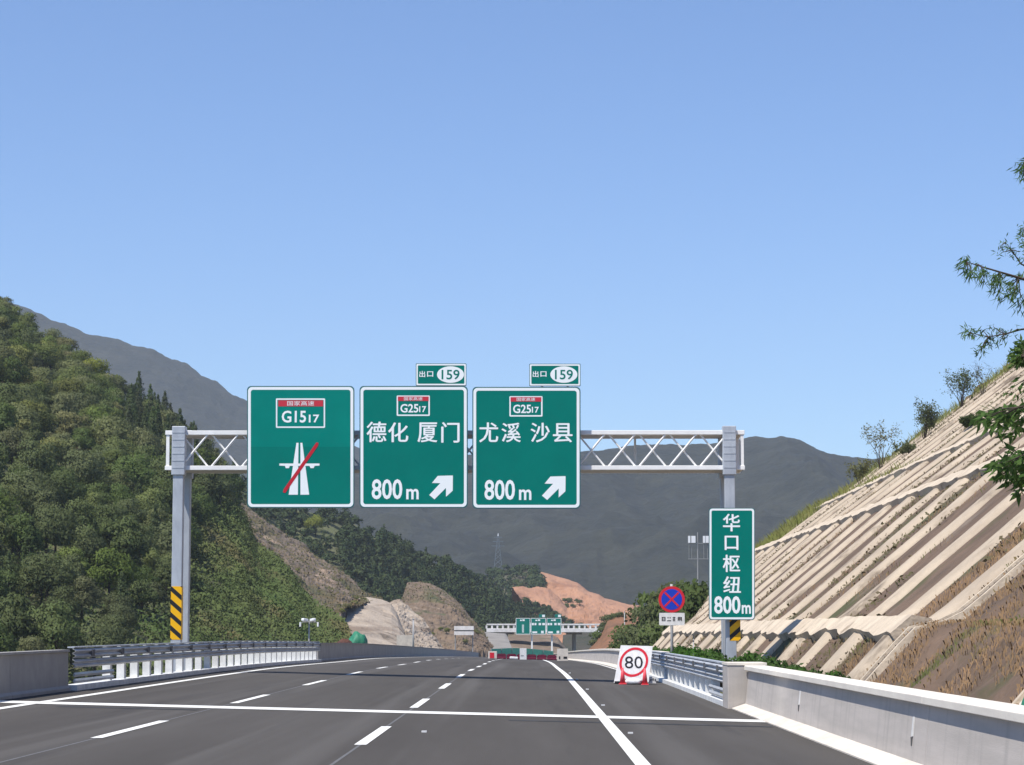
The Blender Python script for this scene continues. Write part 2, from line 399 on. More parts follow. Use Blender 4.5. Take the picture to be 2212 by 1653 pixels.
# verges and valley sides
def verge(name, xs_h, y0, y1):
    G = np.array([[(x, y, rz(5, y) + h + .12 * fbm((x, y, 0), .5)) for x, h in xs_h] for y in ysteps(y0, y1, 2)])
    link_mesh(name, grid_mesh(name, G[:, ::-1]), M['verge'])['kind'] = 'structure'
verge('verge', [(5.25, -.05), (5.9, .05), (6.8, .1), (7.6, .1), (9, .0), (12, -.3), (20, -2), (40, -8), (80, -18)], -20, 880)
Gl = np.array([[(x, y, rz(-10, y) + h + .3 * fbm((x, y, 0), .1)) for x, h in [(-10.9, -.3), (-14, -1), (-20, -4), (-30, -9), (-45, -18)]] for y in ysteps(112, 880, 6)])
link_mesh('verge', grid_mesh('verge', Gl), M['verge'])['kind'] = 'structure'

# ------------------------------------------------------------ barriers and rails
XL = -10.35
LP = [(XL + .03, -.2), (XL + .03, .06), (XL - .02, .12), (XL - .04, .86), (XL, .87), (XL, .92), (XL - .30, .92), (XL - .34, .3), (XL - .34, -.2)]
def left_wall(y0, y1, label, step):
    t = thing('concrete_barrier', label, 'barrier', (XL, y0, rz(XL, y0)))
    k = 0
    for a in np.arange(y0, y1, step):
        c = min(y1, a + step - .02)
        if c - a < .5: continue
        run(LP, XL, a, c).build('wall_section', M['conc_left'], t)
    return t
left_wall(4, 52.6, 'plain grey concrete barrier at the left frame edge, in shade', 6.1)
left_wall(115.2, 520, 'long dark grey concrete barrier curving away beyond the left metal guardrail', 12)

CP = [(4.5, -.2), (4.5, .02), (4.80, .12), (4.88, .85), (4.90, .85), (5.2, .85), (5.25, -.2)]
CAPP = [(4.785, .85), (4.785, .945), (4.81, .955), (5.24, .955), (5.26, .945), (5.26, .85)]
def right_wall(y0, y1, label, step, near):
    t = thing('concrete_barrier', label, 'barrier', (4.9, y0, rz(4.5, y0)))
    for a in np.arange(y0, y1, step):
        c = min(y1, a + step - .018)
        if c - a < .5: continue
        tp = [(4.5, -.2), (4.5, .02), (4.80, .118), (4.82, -.2)]
        run(tp, 4.5, a, c).build('sloping_toe', M['toe'], t)
        run([(4.802, .0), (4.802, .12), (4.88, .85), (5.2, .85), (5.22, -.2), (4.9, -.2)], 4.5, a, c).build('wall_face', M['conc'], t)
        run(CAPP, 4.5, a, c).build('coping', M['cap'], t, bevel=.008)
        if near:
            for f in (.0835,):
                y = a + step * f
                q = MB(); z = rz(4.5, y)
                q.add([(4.845, y - .04, z + .66), (4.845, y + .04, z + .66), (4.82, y + .04, z + .42), (4.82, y - .04, z + .42),
                       (4.90, y - .04, z + .66), (4.90, y + .04, z + .66), (4.90, y + .04, z + .42), (4.90, y - .04, z + .42)],
                      [(0, 1, 2, 3), (4, 5, 6, 7), (0, 1, 5, 4), (2, 3, 7, 6), (1, 2, 6, 5), (0, 3, 7, 4)])
                q.build('drain_marker', M['postwhite'], t)
                q = MB(); q.box((4.828, y, z + .355), (.02, .016, .055)); q.build('drain_slot', M['bridgedark'], t)
    return t
nb = right_wall(4, 51.6, 'pale concrete barrier with bright coping along the right roadside', 12.2, True)
q = MB()
ya, yb = 51.65, 53.0
q.sweep([[(x, y, rz(4.5, y) + h) for x, h in [(4.42, -.2), (4.42, .955), (5.28, .955), (5.28, -.2)]] for y in (ya, yb)])
q.build('end_block', M['conc'], nb, bevel=.02)
q = MB(); q.box((4.85, (ya + yb) / 2, rz(4.5, ya) + .985), (.44, .69, .028)); q.build('coping', M['cap'], nb)
right_wall(86.5, 520, 'distant grey concrete barrier on the right beyond the speed sign', 12, False)

def rail(side, y0, y1, label, term):
    """metal bridge rail: corrugated beams on white posts over a white base beam"""
    X = XL - .02 if side < 0 else 4.62
    s = side
    t = thing('guardrail', label, 'guardrail', (X, y0, rz(X, y0)))
    def beam(zc, hh, depth=.075):
        pr = []
        n = 12
        for i in range(n + 1):
            a = i / n
            pr.append((X - s * (.07 + depth * (.5 - .5 * math.cos(a * 4 * math.pi))) , zc - hh / 2 + hh * a))
        pr2 = pr + [(x + s * .014, z) for x, z in pr[::-1]]
        return run(pr2, X, y0, y1, 4)
    beam(.83, .22).build('rail_beam', M['rail'], t, smooth=True)
    beam(.60, .19, .06).build('rail_beam', M['rail'], t, smooth=True)
    run([(X - s * .10, .955), (X + s * .06, .955), (X + s * .06, .985), (X - s * .10, .985)], X, y0, y1, 4).build('top_rail', M['galv'], t)
    run([(X - .18, -.1), (X - .18, .12), (X + .18, .12), (X + .18, -.1)], X, y0, y1, 4).build('base_beam', M['postwhite'], t)
    if term:
        for zc in (.16, .30):
            y1b = y0 + 5
            run([(X - s * .1, zc), (X - s * .13, zc + .05), (X - s * .1, zc + .1), (X - s * .08, zc + .05)], X, y0, y1b, 3).build('end_rail', M['rail'], t)
    pb = MB(); pb.box((X + s * .01, 0, .5), (.065, .075, .5))
    first = None
    y = y0 + (5.0 if term else .6)
    while y < y1:
        if first is None:
            q = MB(); q.box((X + s * .05, y, rz(X, y) + .48), (.10, .13, .48)); first = q.build('post', M['postwhite'], t, bevel=.01); base = (y, rz(X, y))
        else:
            c = first.copy(); COL.objects.link(c); c.parent = t; c.location = (0, y - base[0], rz(X, y) - base[1])
        y += 2.0
    fs = None; y = y0 + 2
    while y < y1:
        if fs is None:
            q = MB(); q.box((X - s * .155, y, rz(X, y) + .83), (.012, .17, .075))
            fs = q.build('splice_plate', M['bridgedark'], t); bs = (y, rz(X, y))
        else:
            c = fs.copy(); COL.objects.link(c); c.parent = t; c.location = (0, y - bs[0], rz(X, y) - bs[1])
        y += 4
    return t
rail(-1, 52.7, 115, 'grey metal guardrail with white posts on the left, under the gantry column', True)
rail(1, 53.1, 86.4, 'grey metal guardrail on the right, behind the white speed sign', True)

# ------------------------------------------------------------ lettering
def text_poly(body, bold=0.0):
    c = bpy.data.curves.new('lettering', 'FONT'); c.body = body; c.size = 1; c.offset = bold; c.resolution_u = 3
    o = bpy.data.objects.new('lettering', c); COL.objects.link(o)
    bpy.context.view_layer.update()
    me = bpy.data.meshes.new_from_object(o.evaluated_get(bpy.context.evaluated_depsgraph_get()))
    bpy.data.objects.remove(o); bpy.data.curves.remove(c)
    return me
def fit_text(name, body, box, d, m, parent, bold=.02, lift=.006, thick=.003, heavy=0):
    """lettering stretched into the picture box (u0, v0, u1, v1) on the plane Y=d-lift"""
    me = text_poly(body, bold)
    n = len(me.vertices); co = np.zeros(n * 3, np.float32); me.vertices.foreach_get('co', co); co = co.reshape(-1, 3)
    a = P(box[0], box[1], d); b = P(box[2], box[3], d)
    x0, x1 = a.x, b.x; z1, z0 = a.z, b.z
    mnx, mxx = co[:, 0].min(), co[:, 0].max(); mny, mxy = co[:, 1].min(), co[:, 1].max()
    new = np.empty_like(co)
    new[:, 0] = x0 + (co[:, 0] - mnx) / (mxx - mnx) * (x1 - x0)
    new[:, 2] = z0 + (co[:, 1] - mny) / (mxy - mny) * (z1 - z0)
    new[:, 1] = d - lift
    me.vertices.foreach_set('co', new.reshape(-1)); me.update()
    if heavy:
        bm = bmesh.new(); k = 0
        for dx, dz in ((0, 0), (heavy, 0), (-heavy, 0), (0, heavy * .6), (0, -heavy * .6)):
            m2 = me.copy(); m2.transform(Matrix.Translation((dx, -.0004 * k, dz))); bm.from_mesh(m2); bpy.data.meshes.remove(m2); k += 1
        bm.to_mesh(me); bm.free()
    me.name = name
    return link_mesh(name, me, m, parent)
def pts(lst, d): return [((p := P(u, v, d)).x, p.z) for u, v in lst]
def poly(name, lst, d, m, parent, lift=.006, thick=.003):
    b = MB(); b.prism(pts(lst, d), d - lift, d - lift + thick); return b.build(name, m, parent)
def rect_uv(u0, v0, u1, v1): return [(u0, v0), (u1, v0), (u1, v1), (u0, v1)]
def rrect(u0, v0, u1, v1, r, n=6):
    o = []
    for cx, cy, a0 in ((u1 - r, v0 + r, -90), (u1 - r, v1 - r, 0), (u0 + r, v1 - r, 90), (u0 + r, v0 + r, 180)):
        for k in range(n + 1):
            a = math.radians(a0 + 90 * k / n); o.append((cx + r * math.cos(a), cy + r * math.sin(a)))
    return o
def ell(cu, cv, ru, rv, n=36): return [(cu + ru * math.cos(2 * math.pi * k / n), cv + rv * math.sin(2 * math.pi * k / n)) for k in range(n)]
def frame(name, outer, inner, d, m, parent, lift, thick=.003):
    """flat ring between two outlines with the same number of points"""
    b = MB(); n = len(outer)
    o = pts(outer, d); i = pts(inner, d)
    b.v += [(x, d - lift, z) for x, z in o] + [(x, d - lift, z) for x, z in i]
    for k in range(n):
        j = (k + 1) % n; b.f.append((k, j, n + j, n + k))
    return b.build(name, m, parent)

def R1(x, y): return ((620 + x / 2.4043) * .82661, (930 + y / 2.4043) * .82661)
def R1b(b): return (*R1(b[0], b[1]), *R1(b[2], b[3]))
DS = 74.15
def board(name, label, box, d, r, rim=2.2, line=6.0, group=None, posts=True):
    """panel with raised edge, white border line; returns the thing"""
    u0, v0, u1, v1 = box
    c = P((u0 + u1) / 2, v1, d)
    t = thing(name, label, 'road sign', (c.x, d, c.z), group)
    b = MB(); b.prism(pts(rrect(u0, v0, u1, v1, r), d), d, d + .05); b.build('sign_board', M['rim'], t)
    b = MB(); b.prism(pts(rrect(u0 + rim * .5, v0 + rim * .5, u1 - rim * .5, v1 - rim * .5, r), d - .001), d - .002, d - .0005); b.build('sign_face', M['green'], t)
    a = rim; i = rim + line
    frame('border', rrect(u0 + a, v0 + a, u1 - a, v1 - a, r), rrect(u0 + i, v0 + i, u1 - i, v1 - i, max(r - line * .6, 2)), d, M['legend'], t, .006)
    if posts:
        q = MB()
        for f in (.25, .5, .75):
            z0 = P(u0, v1, d).z + .25; z1 = P(u0, v0, d).z - .15; x = P(u0 + (u1 - u0) * f, v0, d).x
            q2 = MB(); q2.box((x, d + .09, (z0 + z1) / 2), (.04, .04, (z1 - z0) / 2)); q2.build('mounting_rail', M['alu'], t)
    return t
def shield(t, box, strip_box, code, code_box, sub, sub_box, d):
    u0, v0, u1, v1 = R1b(box)
    fr = frame('shield_border', rrect(u0, v0, u1, v1, 2, 3), rrect(u0 + 3, v0 + 3, u1 - 3, v1 - 3, 1, 3), d, M['legend'], t, .006)
    s = poly('shield_strip', rect_uv(*R1b(strip_box)), d, M['shield_red'], t, .0075, .002)
    a = R1b(strip_box); wd = a[2] - a[0]; hh = a[3] - a[1]
    fit_text('strip_lettering', '国家高速', (a[0] + wd * .2, a[1] + hh * .12, a[2] - wd * .2, a[3] - hh * .12), d, M['legend'], s, 0, .0105)
    fit_text('route_code', code, R1b(code_box), d, M['legend'], t, .02)
    fit_text('route_code_suffix', sub, R1b(sub_box), d, M['legend'], t, .02)

# panel 1
t1 = board('direction_sign', 'large green gantry sign showing a motorway symbol crossed by a red slash', (533.6, 834, 765.4, 1097.5), DS, 9)
shield(t1, (243, 268, 552, 453), (258, 280, 540, 318), 'G15', (280, 345, 432, 420), '17', (450, 370, 515, 420), DS)
for pl in ([(372, 547), (385, 547), (381, 873), (323, 873)], [(397, 547), (409, 547), (452, 873), (397, 873)]):
    poly('carriageway_symbol', [R1(*p) for p in pl], DS, M['legend'], t1)
poly('bridge_symbol', [R1(*p) for p in [(265, 677), (517, 677), (517, 690), (486, 692), (480, 706), (460, 706), (454, 692), (330, 692), (325, 706), (305, 706), (300, 692), (265, 690)]], DS, M['legend'], t1, .0075)
poly('red_slash', [R1(*p) for p in [(498, 543), (511, 548), (507, 566), (302, 862), (287, 858), (292, 838)]], DS, M['red'], t1, .0105)
u0, v0, u1, v1 = 533.6, 834, 765.4, 1097.5
poly('upper_sheet', rect_uv(u0 + 8.4, v0 + 8.4, u1 - 8.4, R1(0, 572)[1]), DS, M['green_upper'], t1, .0035, .001)
# panels 2 and 3
def Z6(x, y): return ((930 + x * .2118) * .82661, (1000 + y * .2117) * .82661)
ARROW = [(1010, 1152), (1197, 1147), (1195, 1335), (1112, 1410), (1112, 1300), (970, 1442), (905, 1388), (1042, 1242), (938, 1240)]
def dest(label, box, dx, dy, places):
    t = board('direction_sign', label, box, DS, 9)
    o = lambda b: (b[0] + dx, b[1] + dy, b[2] + dx, b[3] + dy)
    shield(t, o((1002, 250, 1210, 378)), o((1009, 256, 1203, 284)), 'G25', o((1025, 303, 1138, 357)), '17', o((1143, 317, 1187, 355)), DS)
    for ch, bx in places: fit_text('place_lettering', ch, R1b(bx), DS, M['legend'], t, 0, heavy=.011)
    fit_text('distance_lettering', '800', R1b(o((845, 775, 1037, 902))), DS, M['legend'], t, .02)
    fit_text('unit_lettering', 'm', R1b(o((1062, 836, 1140, 902))), DS, M['legend'], t, .02)
    k = .82661 / 2.4043
    poly('exit_arrow', [(u + dx * k, v + dy * k) for u, v in (Z6(*p) for p in ARROW)], DS, M['legend'], t)
    return t
dest('middle of the three large green gantry signs, 德化 厦门 800m with white arrow', (776.6, 834, 1010.4, 1097.5), 0, 0,
     [('德', (815, 415, 935, 542)), ('化', (950, 420, 1073, 542)), ('厦', (1135, 420, 1255, 542)), ('门', (1284, 418, 1395, 545))])
dest('rightmost of the three large green gantry signs, 尤溪 沙县 800m with white arrow', (1020.4, 836, 1254, 1099), 708, 4,
     [('尤', (1522, 420, 1638, 543)), ('溪', (1662, 422, 1780, 542)), ('沙', (1845, 422, 1962, 543)), ('县', (1985, 425, 2105, 543))])
def exitplate(label, box, dx):
    t = board('exit_number_sign', label, R1b(box), DS, 2, 1.2, 3.2, posts=False)
    fit_text('exit_lettering', '出', R1b((1145 + dx, 96, 1180 + dx, 134)), DS, M['legend'], t, 0, heavy=.005)
    fit_text('exit_lettering', '口', R1b((1193 + dx, 98, 1231 + dx, 132)), DS, M['legend'], t, .02)
    cu, cv = R1(1340 + dx, 118); k = .34381
    e = poly('number_oval', ell(cu, cv, 85 * k, 52 * k), DS, M['legend'], t)
    fit_text('number_lettering', '159', R1b((1284 + dx, 88, 1397 + dx, 149)), DS, M['green'], e, .012, .0095)
    q = MB(); u0, v0, u1, v1 = R1b(box)
    for f in (.25, .75):
        p = P(u0 + (u1 - u0) * f, v1, DS); q2 = MB(); q2.box((p.x, DS + .09, p.z + .1), (.03, .035, .45)); q2.build('mounting_rail', M['alu'], t)
exitplate('small green 159 exit plate standing on top of the middle gantry sign', (1122, 48, 1440, 189), 0)
exitplate('small green 159 exit plate standing on top of the rightmost gantry sign', (1835, 50, 2157, 191), 712)
# vertical sign
DV = 74.2
def Z8(b): return ((1840 + b[0] * .19973) * .82661, (1310 + b[1] * .19964) * .82661, (1840 + b[2] * .19973) * .82661, (1310 + b[3] * .19964) * .82661)
tv = board('interchange_sign', 'tall narrow green sign reading 华口枢纽 800m on the right gantry column', Z8((62, 88, 664, 1555)), DV, 6, 1.5, 4.2)
for ch, bx in (('华', (248, 168, 467, 393)), ('口', (272, 455, 445, 637)), ('枢', (247, 703, 468, 925)), ('纽', (253, 985, 478, 1197))):
    fit_text('name_lettering', ch, Z8(bx), DV, M['legend'], tv, 0, heavy=.011)
fit_text('distance_lettering', '800', Z8((130, 1242, 477, 1474)), DV, M['legend'], tv, .025)
fit_text('unit_lettering', 'm', Z8((492, 1358, 612, 1474)), DV, M['legend'], tv, .025)

# ------------------------------------------------------------ gantry
DG = 74.6                                        # front chord plane
def gantry():
    dr = DG + 1.55
    ztop = P(900, 935, DG).z; zbot = P(900, 1011, DG).z
    xl, xr = P(358, 930, DG).x, P(1608, 936, DG).x
    cxl, cxr = P(384, 1200, DG).x, P(1577, 1200, DG).x
    t = thing('sign_gantry', 'white lattice gantry on grey columns spanning the whole road', 'gantry', (cxl, DG + .4, rz(cxl, DG)))
    for z in (ztop, zbot):
        for y in (DG, dr):
            b = MB(); b.box(((xl + xr) / 2, y, z), ((xr - xl) / 2, .075, .070)); b.build('chord', M['white'], t, bevel=.01)
    n = 18; step = (cxr - cxl) / n
    for i in range(n):
        a = cxl + step * i; c = a + step
        b = MB(); b.tube([(a + .02, DG - .02, zbot), (c - .02, DG - .02, ztop)], .034, 8); b.build('diagonal_brace', M['white'], t)
        b = MB(); b.tube([(a + .02, DG + .06, ztop), (c - .02, DG + .06, zbot)], .030, 8); b.build('diagonal_brace', M['white'], t)
    for i in range(0, n + 1, 3):
        x = cxl + step * i
        b = MB(); b.box((x, dr, (ztop + zbot) / 2), (.035, .035, (ztop - zbot) / 2 - .08)); b.build('rear_post', M['white'], t)
    for z in (ztop, zbot):
        b = MB(); b.box(((xl + xr) / 2, (DG + dr) / 2, z - .055), ((xr - xl) / 2 - .05, (dr - DG) / 2 - .08, .012)); b.build('closing_plate', M['shadeplate'], t)
    for x in (xl + .08, xr - .08):
        for y in (DG, dr):
            b = MB(); b.box((x, y, (ztop + zbot) / 2), (.05, .05, (ztop - zbot) / 2)); b.build('end_post', M['white'], t)
    for x in (cxl, cxr):
        for y in (DG - .02, dr):
            zb = rz(x, DG) - (1.0 if x < 0 else .3)
            b = MB(); b.box((x, y, (ztop + .12 + zb) / 2), (.165, .165, (ztop + .12 - zb) / 2)); col = b.build('column', M['galv'], t, bevel=.02)
            b = MB(); b.box((x, y, (ztop + zbot) / 2 - .02), (.215, .215, (ztop - zbot) / 2 + .22)); sl = b.build('column_sleeve', M['galv'], col, bevel=.02)
            for k in range(6):
                z = zbot + (ztop - zbot) * k / 5
                b = MB(); b.box((x, y - .218, z), (.19, .006, .022)); b.build('flange_bolts', M['galv'], col)
    for i, z in enumerate((1.2, 4.2)):
        pass
    # hazard wraps
    z0, z1 = P(380, 1382, DG).z, P(380, 1267, DG).z
    def wrap(x, z0, z1, rising):
        y = DG - .02; h = .172
        b = MB(); b.box((x, y, (z0 + z1) / 2), (h, h, (z1 - z0) / 2)); wr = b.build('hazard_plate', M['yellow'], t)
        st = .415; b = MB(); yy = y - h - .003
        k = -2
        while z0 + k * st < z1 + 1:
            zc = z0 + k * st
            a, c = (zc + .30, zc) if not rising else (zc, zc + .30)
            lo, hi = z0, z1
            q = [(x - h, a), (x + h, c), (x + h, c + .17), (x - h, a + .17)]
            # clip to the plate height
            def clip(poly, zc, keep_above):
                out = []
                for i in range(len(poly)):
                    p, q_ = poly[i], poly[(i + 1) % len(poly)]
                    ip = (p[1] >= zc) == keep_above; iq = (q_[1] >= zc) == keep_above
                    if ip: out.append(p)
                    if ip != iq:
                        f = (zc - p[1]) / (q_[1] - p[1]); out.append((p[0] + (q_[0] - p[0]) * f, zc))
                return out
            q = clip(q, lo + 1e-4, True)
            if len(q) > 2: q = clip(q, hi - 1e-4, False)
            if len(q) > 2: b.prism(q, yy, yy + .002)
            k += 1
        b.build('hazard_stripes', M['black'], wr)
    wrap(cxl, z0, z1, False)
    wrap(cxr + .12, P(1580, 1384, DG).z, P(1580, 1300, DG).z, True)
    return t
gantry()

# ------------------------------------------------------------ roadside signs
def no_stopping():
    d = 88.0
    c = P(1451, 1295, d)
    base = (c.x, d + .06, rz(c.x, d) - .3)
    t = thing('no_stopping_sign', 'round blue sign with red ring and red cross over a white plate', 'road sign', base)
    b = MB(); b.tube([base, (c.x, d + .06, P(0 + 1451, 1262, d).z)], .055, 10); b.build('pole', M['pole'], t, True)
    b = MB(); b.prism(pts(ell(1451, 1295, 28.5, 28.5, 48), d), d, d + .02); b.build('sign_disc', M['signred'], t)
    b = MB(); b.prism(pts(ell(1451, 1295, 22.5, 22.5, 48), d), d - .006, d - .001); b.build('blue_field', M['blue'], t)
    for s in (1, -1):
        l = 21; wd = 2.0
        b = MB(); q = [(1451 + (x * .7071 - y * .7071 * s), 1295 + (x * .7071 * s + y * .7071)) for x, y in ((-l, -wd), (l, -wd), (l, wd), (-l, wd))]
        b.prism(pts(q, d), d - .010 - .004 * (s > 0), d - .007 - .004 * (s > 0)); b.build('red_cross_bar', M['signred'], t)
    b = MB(); b.prism(pts(rrect(1424, 1324, 1479, 1351, 2), d), d, d + .02); pl = b.build('supplementary_plate', M['platewhite'], t)
    # four small characters, unreadable at this distance
    for k, u in enumerate((1429.5, 1441, 1453, 1464)):
        b = MB(); v = 1333
        if k == 0: rows = [(0, 0, 8, 1.6), (0, 0, 1.6, 9), (6.4, 0, 8, 9), (0, 3.6, 8, 5.2), (1, 7.2, 7, 9)]
        elif k == 1: rows = [(1, 0, 3, 3), (5.5, 0, 7.5, 3), (0, 7.2, 8.5, 9)]
        elif k == 2: rows = [(0, 0, 6, 1.6), (2, 0, 4, 9), (0, 3.8, 6, 5.2), (0, 7.6, 6, 9)]
        else: rows = [(0, 0, 9, 1.4), (0, 2.8, 9, 4.2), (0, 5.4, 9, 6.6), (0, 0, 1.6, 9), (7.4, 0, 9, 9), (3.8, 0, 5.2, 9)]
        for r in rows: b.prism(pts(rect_uv(u + r[0], v + r[1], u + r[2], v + r[3]), d), d - .004, d - .001)
        o = b.build('plate_lettering', M['black'], pl)
no_stopping()

def speed_sign():
    d = 73.4
    bl = P(1327, 1476, d)
    t = thing('speed_limit_sign', 'leaning white board with 80 in a red ring standing on the road', 'road sign', (P(1365, 1476, d).x, d, rz(3.3, d)))
    TL, TR, BR, BL = (1341, 1394), (1410, 1396), (1401, 1474), (1326, 1475)
    def Q(u, v, lift=0):   # board tilts back: top further than the foot
        f = (1475 - v) / 80.0
        return P(u, v, d + .28 * f - lift)
    b = MB(); fr = [Q(*p) for p in (BL, BR, TR, TL)]; bk = [p + Vector((0, .03, 0)) for p in fr]
    b.add(fr + bk, [(0, 1, 2, 3), (7, 6, 5, 4), (0, 4, 5, 1), (1, 5, 6, 2), (2, 6, 7, 3), (3, 7, 4, 0)])
    b.build('sign_board', M['platewhite'], t)
    def ring(cu, cv, ro, ri, m, nm, lift):
        b = MB(); n = 44
        for r in (ro, ri):
            for k in range(n):
                a = 2 * math.pi * k / n; v = cv + r * 1.03 * math.sin(a); u = cu + r * math.cos(a) - (v - cv) * .13
                b.v.append(tuple(Q(u, v, lift)))
        for k in range(n): b.f.append((k, (k + 1) % n, n + (k + 1) % n, n + k))
        b.build(nm, m, t)
    ring(1369, 1430.5, 31, 25.8, M['signred'], 'red_ring', .006)
    o = fit_text('speed_number', '80', (1350, 1418, 1389, 1444), d, M['black'], t, .0)
    me = o.data
    for vv in me.vertices:
        wz = vv.co.z + WORLD[t].z; vv.co.y = .28 * (wz - bl.z) / (P(1341, 1394, d).z - bl.z) - .008
    for u in (1350, 1395):
        top = Q(u, 1405); b = MB(); b.bar(top + Vector((0, .05, 0)), (top.x, d + .75, rz(3.3, d) + .02), .035); b.build('strut', M['pole'], t)
    b = MB(); b.box((P(1362, 1476, d).x, d + .02, rz(3.3, d) + .05), (.5, .07, .05)); b.build('foot', M['black'], t)
speed_sign()
def cone(u, label):
    d = 72.9; p = P(u, 1476, d); z = rz(p.x, d)
    t = thing('traffic_cone', label, 'traffic cone', (p.x, d, z))
    b = MB(); b.box((p.x, d, z + .015), (.12, .12, .015)); b.build('cone_base', M['cone'], t, bevel=.008)
    b = MB(); b.tube([(p.x, d, z + .03), (p.x, d, z + .52)], [.095, .028], 16); b.build('cone_body', M['cone'], t, True)
cone(1345, 'left red traffic cone at the foot of the 80 board'); cone(1393, 'right red traffic cone at the foot of the 80 board')
b = MB()
d = 72.95; p = P(1368, 1475, d); z = rz(p.x, d)
bmh = bmesh.new(); bmesh.ops.create_icosphere(bmh, subdivisions=3, radius=1)
for vv in bmh.verts:
    n_ = 1 + .18 * fbm(vv.co, 1.6, 3, 2); vv.co = Vector((p.x + vv.co.x * .30 * n_, d + vv.co.y * .13 * n_, max(z + .005, z + .10 + vv.co.z * .10 * n_)))
me = bpy.data.meshes.new('sandbag'); bmh.to_mesh(me); bmh.free(); me.shade_smooth()
tag(link_mesh('sandbag', me, M['platewhite'], None, (p.x, d, z)), 'white lumpy sandbag between the two red cones under the speed board', 'sandbag')
d = 73.6; p0 = P(1402, 1462, d); p1 = P(1417, 1476, d)
t = thing('ground_board', 'low white board with black marks lying beside the speed board and guardrail', 'board', ((p0.x + p1.x) / 2, d, p1.z))
b = MB(); b.box(((p0.x + p1.x) / 2, d, (p0.z + p1.z) / 2), ((p1.x - p0.x) / 2, .03, (p0.z - p1.z) / 2)); b.build('board_panel', M['platewhite'], t)
b = MB()
for k in range(3): b.box((p0.x + .06 + .065 * k, d - .034, (p0.z + p1.z) / 2 + .02 * (k % 2)), (.018, .003, .035))
b.build('board_marks', M['black'], t)

# ------------------------------------------------------------ works closure down the road
def closure():
    d = 214.0
    u0, u1 = 1072, 1203
    n = 6
    for k in range(n):
        a = P(u0 + (u1 - u0) * k / n + .6, 1424, d); c = P(u0 + (u1 - u0) * (k + 1) / n - .6, 1424, d)
        x0, x1 = a.x, c.x; xm = (x0 + x1) / 2; z = rz(xm, d)
        t = thing('works_barrier', 'maroon plastic works barrier in the row closing the road ahead', 'barrier', (xm, d, z), 'maroon barriers closing the road')
        q = MB(); q.sweep([[(x, d + y, z + h) for y, h in ((-.24, 0), (-.24, .12), (-.12, .18), (-.09, .42), (.09, .42), (.12, .18), (.24, .12), (.24, 0))] for x in (x0, x1)]); q.build('barrier_body', M['maroon'], t, bevel=.02)
        q = MB(); q.box((xm, d, z + .45), ((x1 - x0) / 2 - .1, .07, .03)); q.build('barrier_cap', M['maroon'], t)
    p = P(1064, 1424, d - 2); z = rz(p.x, d - 2)
    t = thing('warning_box', 'small pale box with a red panel at the left end of the maroon barriers', 'barrier', (p.x, d - 2, z))
    q = MB(); q.box((p.x, d - 2, z + .33), (.40, .25, .33)); q.build('box_body', M['toe'], t, bevel=.02)
    q = MB(); q.box((p.x - .05, d - 2.26, z + .3), (.2, .01, .25)); q.build('red_panel', M['signred'], t)
    p = P(1130, 1426, d - 6); z = rz(p.x, d - 6)
    t = thing('works_notice', 'narrow white notice board in front of the maroon barriers', 'sign', (p.x, d - 6, z))
    q = MB(); q.box((p.x, d - 6, z + .5), (.30, .03, .5)); q.build('notice_panel', M['platewhite'], t)
    q = MB(); q.box((p.x - .08, d - 6.04, z + .35), (.14, .006, .04)); q.build('notice_mark', M['pole'], t)
    q = MB(); q.bar((p.x, d - 5.95, z + .8), (p.x, d - 5.5, z + .02), .05); q.build('strut', M['pole'], t)
    q = MB(); p = P(1110, 1424, d - 3); z = rz(p.x, d - 3)
    q.box((p.x, d - 3, z + .12), (.38, .14, .11), Matrix.Rotation(.05, 3, 'Y'))
    tag(q.build('sandbag', M['platewhite'], bevel=.06, origin=(p.x, d - 3, z)), 'white sandbag on the road before the maroon barriers', 'sandbag')
    d2 = 190.0; a = P(1203.5, 1401, d2); c = P(1227, 1432, d2); z = rz(a.x, d2)
    t = thing('works_board', 'plain white square board standing on the road right of the maroon barriers', 'sign', ((a.x + c.x) / 2, d2, z))
    q = MB(); q.box(((a.x + c.x) / 2, d2, (a.z + z) / 2), ((c.x - a.x) / 2, .03, (a.z - z) / 2 - .01)); q.build('sign_board', M['toe'], t)
    q = MB()
    q.box((a.x + .20, d2 - .035, z + .25), (.06, .004, .12)); q.box((c.x - .22, d2 - .035, z + .26), (.15, .004, .09)); q.build('board_marks', M['black'], t)
    for x in (a.x + .15, c.x - .15):
        q = MB(); q.bar((x, d2 + .05, z + .9), (x, d2 + .7, z + .02), .05); q.build('strut', M['pole'], t)
    # green hoarding behind
    d3 = 222.0
    t = thing('green_hoarding', 'low green sheet hoarding behind the maroon barriers', 'hoarding', (P(1120, 1412, d3).x, d3, rz(0, d3)))
    us = np.linspace(1061, 1196, 7); tops = [1402, 1401, 1400, 1400.5, 1402, 1404.5, 1407]
    for k in range(6):
        a = P(us[k], tops[k], d3 + 3 * k); c = P(us[k + 1], tops[k + 1], d3 + 3 * k + 3)
        q = MB(); zb = rz(a.x, d3) + .02
        q.add([(a.x, a.y, zb), (c.x - .02, c.y, zb), (c.x - .02, c.y, c.z), (a.x, a.y, a.z), (a.x, a.y + .06, zb), (c.x - .02, c.y + .06, zb), (c.x - .02, c.y + .06, c.z), (a.x, a.y + .06, a.z)],
              [(0, 1, 2, 3), (7, 6, 5, 4), (0, 4, 5, 1), (1, 5, 6, 2), (2, 6, 7, 3), (3, 7, 4, 0)])
        q.build('sheet_panel', M['hoarding'], t)
        q = MB(); q.box((a.x, a.y - .03, (zb + a.z) / 2), (.03, .03, (a.z - zb) / 2 + .05)); q.build('panel_post', M['pole'], t)
closure()

